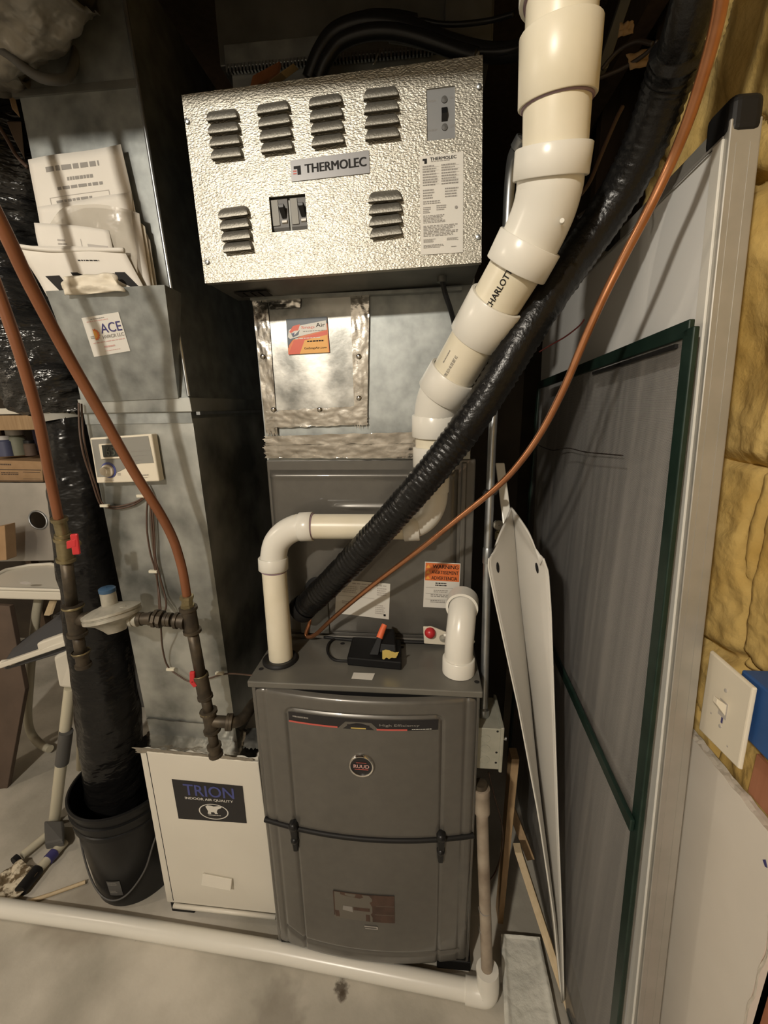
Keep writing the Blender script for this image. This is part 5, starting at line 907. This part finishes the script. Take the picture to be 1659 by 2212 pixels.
tag(B().tube(spl([(-0.0989, 0.9600, 2.1362), (-0.0940, 0.9650, 2.1475), (-0.0900, 0.9700, 2.1595)], 6), .0018, 6).build('bare_wire', 'steel', None, smooth=180), 'short bright bare wire sticking up from the heater box top', 'wire')
t = thing('foil_duct', 'crumpled grey foil-wrapped duct hanging in the upper left corner', 'duct', (-.75, .85, 2.05))
wrinkle(spl([V((-2.0, 1.0, 2.25)), V((-1.4, .97, 2.2))]+[(-0.9827, 0.9200, 2.2131), (-0.8594, 0.9000, 2.2176), (-0.7618, 0.8800, 2.2221), (-0.6841, 0.8600, 2.2386), (-0.6254, 0.8500, 2.2677)], 14), [.082]*85, .022, 7, 50, seed=4).build('foil_jacket', 'silver_film', t, smooth=180)
wrinkle(spl([V((-1.5, 1.02, 2.16))]+[(-0.9804, 0.9500, 2.1806), (-0.8848, 0.9300, 2.1832), (-0.8143, 0.9200, 2.1858), (-0.7842, 0.9200, 2.1906)], 12), [.05]*49, .012, 6, 36, seed=6).build('foil_jacket', 'silver_film', t, smooth=180)
tag(B().tube(spl([(-0.7674, 0.8600, 2.1528), (-0.7408, 0.8700, 2.1393), (-0.7266, 0.8800, 2.1269), (-0.7104, 0.8900, 2.1194), (-0.6944, 0.9000, 2.1202), (-0.6833, 0.9200, 2.1330), (-0.6808, 0.9400, 2.1597), (-0.6797, 0.9600, 2.2017), (-0.6926, 0.9800, 2.2454)], 8), .0085, 12).build('hanging_hose', 'grey_plastic', None, smooth=180), 'loop of grey hose sagging below the foil-wrapped duct', 'hose')
t = thing('hanging_lumber', 'short light wood block beside the top of the return duct', 'wood', (-0.8780, 1.0200, 2.1426))
B().hexa([V(p) for p in ((-0.8900, 1.0200, 2.1559), (-0.8747, 1.0200, 2.1382), (-0.9090, 1.0600, 2.1624), (-0.9249, 1.0600, 2.1809))], [V(p) for p in ((-0.8966, 1.0200, 2.2242), (-0.8818, 1.0200, 2.2232), (-0.9164, 1.0600, 2.2507), (-0.9317, 1.0600, 2.2519))]).build('block', 'wood', t, bevel=.002)
B().hexa([V(p) for p in ((-0.9168, 1.0400, 2.1130), (-0.8995, 1.0400, 2.0723), (-0.9341, 1.0800, 2.0935), (-0.9520, 1.0800, 2.1358))], [V(p) for p in ((-0.9264, 1.0400, 2.1466), (-0.8911, 1.0400, 2.1443), (-0.9254, 1.0800, 2.1683), (-0.9620, 1.0800, 2.1707))]).build('block', 'wood_dark', t, bevel=.002)
tag(B().tube(spl([(-0.9163, 1.0000, 2.1242), (-0.8976, 1.0000, 2.0913), (-0.8834, 1.0000, 2.0607), (-0.8619, 1.0000, 2.0362)], 6), .004, 8).build('loose_cable', 'wire_brown', None, smooth=180), 'dark cable hanging at the far upper left by the duct', 'cable')
# scraps and wires in the dark bay right of the vent pipe
for nm, lab, q in (('kraft_scrap', 'upper tan kraft paper scrap between vent pipe and black line', [(0.3281, 0.9400, 2.1499), (0.3520, 0.9400, 2.1517), (0.3527, 0.9400, 2.1339), (0.3280, 0.9400, 2.1307)]), ('kraft_scrap', 'lower tan kraft paper scrap between vent pipe and black line', [(0.3403, 0.9300, 2.0987), (0.3889, 0.9300, 2.1065), (0.3878, 0.9300, 2.0809), (0.3504, 0.9300, 2.0772)])):
    F = quadF(*q); tag(B().grid(lambda a, b: F(a, b, .006*noise.noise(V((a*4, b*4, q[0][0])))), 10, 8).build(nm, 'kraft', None, smooth=180, solid=.001), lab, 'paper')
for i, (pts, lab) in enumerate((([(0.3091, 0.9500, 2.0928), (0.3302, 0.9400, 2.1112), (0.3518, 0.9200, 2.1090), (0.3701, 0.9000, 2.0911)], 'dark wire crossing the upper kraft scrap'), ([(0.3025, 0.9500, 2.0798), (0.3371, 0.9400, 2.0844), (0.3654, 0.9200, 2.0890), (0.3770, 0.9000, 2.0937)], 'dark wire crossing the lower kraft scrap'),
        ([(0.2821, 0.9200, 1.8894), (0.2995, 0.9300, 1.9147), (0.3188, 0.9400, 1.9617), (0.3376, 0.9400, 2.0099), (0.3472, 0.9400, 2.0299)], 'brown wire rising beside the right of the vent pipe elbow'), ([(0.2737, 0.9000, 1.8452), (0.2888, 0.9000, 1.8554), (0.3087, 0.9100, 1.8693), (0.3172, 0.9200, 1.9021)], 'dark wire curling behind the black insulated line'))):
    tag(B().tube(spl(pts, 8), .0035, 8).build('loose_wire', ('wire_dark', 'wire_dark', 'wire_brown', 'wire_dark')[i], None, smooth=180), lab, 'wire')
tag(B().bar(V((0.3228, 1.0000, 2.1160)), V((0.3825, 1.0000, 2.3164)), (.010, 0, .003), (0, .01, 0)).build('grey_strap', 'galv_dark', None, bevel=.001), 'grey metal strap in the dark bay right of the vent pipe', 'strap')
tag(B().tube(spl([(0.2470, 1.0000, 1.6291), (0.2648, 0.9800, 1.6401), (0.2859, 0.9600, 1.6520), (0.3051, 0.9400, 1.6684), (0.3112, 0.9300, 1.6791)], 6), .0016, 6).build('red_wire', 'wire_red', None, smooth=180), 'thin red wire behind the black insulated line', 'wire')
tag(B().box((.16, 1.76, 0), (.385, 1.79, 2.0)).build('dark_panel', 'sheath', None, bevel=.002), 'dark brown panel closing the gap behind the conduit', 'panel')
# ---------------------------------------------------------------- left background: high chair, shelves, boards
t = thing('high_chair', 'folding white high chair with tray and charcoal seat behind the gas valve', 'high chair', (-1.45, 1.25, 0))
TF = quadF((-1.6495, 1.3000, 0.9104), (-1.3181, 1.3300, 0.8998), (-1.5637, 1.6000, 0.9362), (-1.9858, 1.6000, 0.9294))
def tray(a, b):
    xx = 2*a-1; front = 0; w_ = (1-.55*b**2.2); return V((-1.60+.30*xx*w_, 1.33+.27*b, .858-.016*math.sin(math.pi*min(max(a, 0), 1))*math.sin(math.pi*b)+.03*b))
TP = [V((-1.98, 1.34, .865)), V((-1.3268, 1.3400, 0.9007)), V((-1.3986, 1.4200, 0.9162)), V((-1.5273, 1.5600, 0.9383)), V((-1.6177, 1.6000, 0.9374)), V((-1.7006, 1.5800, 0.9199)), V((-1.7551, 1.5200, 0.8890)), V((-1.7335, 1.4200, 0.8796))]
zt_ = .872; TP = [V((p.x, p.y, zt_)) for p in TP]
B().poly(TP, (0, 0, -.040)).build('tray', 'chair_white', t, bevel=.008, seg=3)
tc_ = sum(TP, V())/len(TP); B().tube([tc_+(p-tc_)*.985+V((0, 0, .004)) for p in TP+[TP[0]]], .007, 8).build('tray_rim', 'chair_white', t, smooth=60)
prints(t, lambda x, y, o=0.: lerp((-1.4945, 1.3380, 0.9105), (-1.4491, 1.3380, 0.9115), x)+V((0, -o, -.012*y)), [('p', [(.5+.5*math.cos(a*.3), .5+.5*math.sin(a*.3)) for a in range(21)], 'ink_soft')], .004)
sq_ = [V(p) for p in ((-1.3903, 1.1200, 0.7143), (-1.1712, 1.1600, 0.7709), (-1.3646, 1.4200, 0.7898), (-1.6865, 1.4200, 0.5822))]
B().hexa([p+V((0, 0, -.03)) for p in sq_], sq_).build('seat', 'seat_fabric', t, bevel=.01, seg=3)
B().bar(V((-1.3797, 1.1100, 0.7145)), V((-1.1459, 1.1400, 0.7925)), (0, .010, 0), (0, 0, .009)).build('seat_rail', 'chair_white', t, bevel=.003)
B().bar(V((-1.2449, 1.1300, 0.7777)), V((-1.1512, 1.1500, 0.8083)), (0, .014, 0), (0, 0, .016)).build('seat_bracket', 'chair_white', t, bevel=.006)
B().tube([(-1.3869, 1.1200, 0.7145), (-1.3486, 1.1200, 0.7197)], .011, 10).build('seat_peg', 'chair_white', t, smooth=60)
hb = [V(p) for p in ((-1.2255, 1.1400, 0.7293), (-1.1478, 1.1600, 0.7632), (-1.1779, 1.1600, 0.5931), (-1.2403, 1.1500, 0.6045))]
B().slab(hb, (0, 1, 0), .05).build('hinge_cover', 'chair_white', t, bevel=.012, seg=3)
B().tube([(-1.2140, 1.1700, 0.5929), (-1.2811, 1.1650, 0.3733), (-1.3932, 1.1550, -0.0033)], .0185, 14).build('leg', 'chair_tube', t, smooth=60)
B().tube([(-1.2558, 1.1580, 0.4205), (-1.2983, 1.1550, 0.2853)], .0215, 14, cap=True).build('leg_sleeve', 'grey_plastic', t, smooth=60)
B().tube(spl([(-1.5585, 1.4600, 0.7956), (-1.6080, 1.4700, 0.6954), (-1.6876, 1.4800, 0.4893), (-1.7575, 1.4900, 0.2926), (-1.8037, 1.5000, 0.1597), (-1.8061, 1.5000, 0.0714), (-1.7488, 1.4800, 0.0347), (-1.6846, 1.4600, 0.0324)], 8), .0165, 14).build('leg', 'chair_tube', t, smooth=60)
B().tube([(-1.2463, 1.2500, 0.5615), (-1.3312, 1.2500, 0.1630)], .014, 12).build('leg', 'chair_tube', t, smooth=60)
B().bar(V((-1.4334, 1.4000, 0.8172)), V((-1.3726, 1.3000, 0.7961)), (.012, 0, 0), (0, .008, 0)).build('strap_bracket', 'wood_pale', t, bevel=.003)
B().slab([V(p) for p in ((-1.4019, 1.1300, 0.0150), (-1.3216, 1.1300, 0.0227), (-1.2483, 1.0500, 0.0341), (-1.3246, 1.0500, 0.0094))], (0, 0, 1), .03).build('foot_block', 'grey_plastic', t, bevel=.008)
B().tube([(-1.3585, 1.1012, 0.0220), (-1.3844, 1.0197, 0.0220)], .013, 12).build('floor_bar', 'chair_tube', t, smooth=60)
B().tube([(-1.2749, 1.0771, 0.0220), (-1.2889, 0.9612, 0.0220)], .015, 12).build('floor_bar', 'chair_tube', t, smooth=60)
B().tube([(-1.2785, 1.0376, 0.0220), (-1.2814, 1.0124, 0.0220)], .018, 12).build('blue_tape', 'ink_blue', t, smooth=60)
B().tube([(-1.2883, 0.9816, 0.0220), (-1.2866, 0.9154, 0.0220)], .019, 12).build('rubber_foot', 'black_rubber', t, smooth=60)
B().tube([(-1.3901, 1.0114, 0.0220), (-1.3932, 0.9973, 0.0220)], .016, 12).build('rubber_foot', 'black_rubber', t, smooth=60)
def rag(a, b):
    q = [(-1.3697, 0.9974, 0.0120), (-1.2701, 0.9655, 0.0120), (-1.2764, 0.8964, 0.0120), (-1.4335, 0.8771, 0.0120)]; q2 = [q[0], q[1], q[2], q[3]]
    p = lerp(lerp(q2[0], q2[1], a), lerp(q2[3], q2[2], a), b); return p+V((0, 0, .014+.02*noise.noise(p*16)+.008*noise.noise(p*45)))
tag(B().grid(rag, 40, 40).build('speckled_rag', 'rag', None, smooth=180), 'crumpled brown and white speckled rag on the floor at far left', 'rag')
tag(B().tube([(-1.1054, 0.9667, 0.0090), (-1.1894, 0.9227, 0.0090), (-1.2455, 0.8970, 0.0090)], .006, 8).build('thin_rod', 'wood_pale', None, smooth=60), 'thin pale rod on the floor left of the bucket', 'rod')
# shelves far left
t = thing('shelving_unit', 'wooden shelf with a white top at the far left behind the flexible duct', 'shelf', (-2.2, 2.0, 0))
B().hexa([V(p) for p in ((-2.4246, 1.8500, 1.4350), (-1.7856, 1.8500, 1.4410), (-2.2200, 2.3000, 1.4217), (-3.0144, 2.3000, 1.4143))], [V(p) for p in ((-2.4007, 1.8500, 1.5106), (-1.7706, 1.8500, 1.5059), (-2.2013, 2.3000, 1.5025), (-2.9846, 2.3000, 1.5083))]).build('shelf_board', 'wood', t, bevel=.002)
z1_ = V((-1.8724, 1.8500, 1.5094)).z; z2_ = V((-1.9316, 1.8500, 1.2683)).z
B().box((-2.45, 1.84, z1_+.003), (-1.78, 2.3, z1_+.03)).build('white_top', 'chair_white', t, bevel=.003)
B().box((-2.45, 1.86, z2_-.02-.16), (-1.80, 2.3, z2_-.004-.16)).build('shelf_board', 'wood_dark', t, bevel=.002)
for x in (-2.44, -1.86): B().box((x, 2.24, 0), (x+.04, 2.29, z1_-.06)).build('post', 'wood_dark', t, bevel=.002)
bq = [V(p) for p in ((-2.4627, 1.8800, 1.1913), (-1.8506, 1.8800, 1.1890), (-1.8351, 1.8800, 1.2885), (-2.4272, 1.8800, 1.3071))]
t2 = thing('cardboard_box', 'flat printed cardboard box lying on the shelf at far left', 'box', bq[0])
B().hexa([bq[0], bq[1], bq[1]+V((0, .25, 0)), bq[0]+V((0, .25, 0))], [bq[3], bq[2], bq[2]+V((0, .25, 0)), bq[3]+V((0, .25, 0))]).build('carton', 'card', t2, bevel=.002)
prints(t2, quadF(bq[3], bq[2], bq[1], bq[0]), [('r', .62, .40, .99, .44, 'card_dark'), ('l', .62, .15, .75, .28, 1, 'card_dark'), ('l', .64, .55, .8, .7, 2, 'card_dark'), ('r', .83, .52, .98, .54, 'card_dark'), ('r', .83, .84, .98, .86, 'card_dark'), ('r', .62, .93, 1, .97, 'card_dark')], .001)
def jar(name, lab, cat, x0, x1, y0, y1, m, Y, cap=None):
    p0 = (x0, y0); pass
zb = bq[3].z+.002
for nm, lab, m, p, r, h, capm in (('jar', 'blue and white jar on the flat carton', 'jar_blue', (-2.0828, 1.9500, 1.2923), .035, .10, 'jar_white'), ('tin', 'olive tin beside the blue jar on the carton', 'tin', (-2.0595, 1.9900, 1.2921), .042, .125, 'jar_white'), ('jar', 'dark jar with a white cap right of the olive tin', 'card_dark', (-1.9699, 1.9700, 1.2940), .026, .075, 'black_plastic')):
    t3 = thing(nm, lab, 'container', (p[0], p[1], zb))
    B().lathe((p[0], p[1], zb), (0, 0, 1), [(.001, 0), (r, 0), (r, h*.72), (r*.8, h*.78), (r*.8, h*.8), (.001, h*.8)], 20).build('body', m, t3, smooth=40)
    B().lathe((p[0], p[1], zb+h*.8), (0, 0, 1), [(r*.85, 0), (r*.85, h*.2), (.001, h*.2)], 20).build('lid', capm, t3, smooth=40)
tag(B().box((-2.15, 2.18, zb), (-1.84, 2.22, zb+.12)).build('storage_box', 'ink_blue', None, bevel=.003), 'dark blue box at the back of the shelf', 'box')
# sheet metal with a round hole
mq = [V(p) for p in ((-2.3331, 1.7800, 1.2044), (-1.7415, 1.7800, 1.2023), (-1.6480, 1.7000, 0.8548), (-2.2731, 1.7000, 0.8316))]
MF = quadF(*mq); hx, hy = .865, .48; rx = .072; ry = .115
t = thing('sheet_metal_panel', 'brushed sheet metal panel with a round hole above the high chair tray', 'panel', mq[3])
mb_ = B(); N_ = 32
ring = [(hx+rx*math.cos(2*math.pi*i/N_), hy+ry*math.sin(2*math.pi*i/N_)) for i in range(N_)]
def edge(i):
    c, s_ = math.cos(2*math.pi*i/N_), math.sin(2*math.pi*i/N_); k = min(((1-hx) if c > 0 else hx)/max(abs(c), 1e-6), ((1-hy) if s_ > 0 else hy)/max(abs(s_), 1e-6)); return hx+c*k, hy+s_*k
out_ = [edge(i) for i in range(N_)]
for i in range(N_):
    j = (i+1) % N_; mb_.add([MF(*ring[i]), MF(*ring[j]), MF(*out_[j]), MF(*out_[i])], [(0, 1, 2, 3)])
for cxy in ((0, 0), (1, 0), (1, 1), (0, 1)):
    i = min(range(N_), key=lambda q: abs(math.atan2(cxy[1]-hy, cxy[0]-hx) % (2*math.pi)-2*math.pi*q/N_)); 
    for j in (i-1, i): mb_.add([MF(*out_[j % N_]), MF(*out_[(j+1) % N_]), MF(*cxy)], [(0, 1, 2)])
mb_.build('plate', 'sheet_metal', t, solid=.001)
B().tube([MF(*ring[i % N_], .002) for i in range(N_+1)], .0045, 8).build('hole_rim', 'steel', t, smooth=60)
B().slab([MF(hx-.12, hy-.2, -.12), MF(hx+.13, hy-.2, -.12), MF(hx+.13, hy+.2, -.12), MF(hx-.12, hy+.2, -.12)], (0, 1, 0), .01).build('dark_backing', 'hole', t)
kq = [V(p) for p in ((-1.8066, 1.3600, 0.8063), (-1.5922, 1.3600, 0.7930), (-1.5800, 1.3300, 0.4451), (-1.7267, 1.2800, -0.0195), (-1.9136, 1.2400, -0.0581))]
tag(B().poly(kq, (0, .02, 0)).build('hardboard_panel', 'card_dark', None, bevel=.002), 'dark brown hardboard leaning at the far left edge', 'panel')
kq = [V(p) for p in ((-1.9865, 1.6200, 1.0088), (-1.8209, 1.6200, 1.0423), (-1.8301, 1.6000, 0.8888), (-2.0010, 1.6000, 0.8747))]
tag(B().poly(kq, (0, .05, 0)).build('carton', 'card', None, bevel=.002), 'small cardboard carton at the far left above the tray', 'box')
t = thing('storage_tote', 'dark storage bin in the shadow behind the high chair', 'bin', (-1.75, 1.95, 0))
B().hexa([(-1.75, 1.78, 0), (-1.15, 1.78, 0), (-1.15, 2.2, 0), (-1.75, 2.2, 0)], [(-1.78, 1.74, .52), (-1.12, 1.74, .52), (-1.12, 2.24, .52), (-1.78, 2.24, .52)]).build('tub', 'grey_plastic', t, bevel=.02, seg=3)
B().box((-1.80, 1.72, .52), (-1.10, 2.26, .56)).build('lid', 'grey_plastic', t, bevel=.012, seg=3)
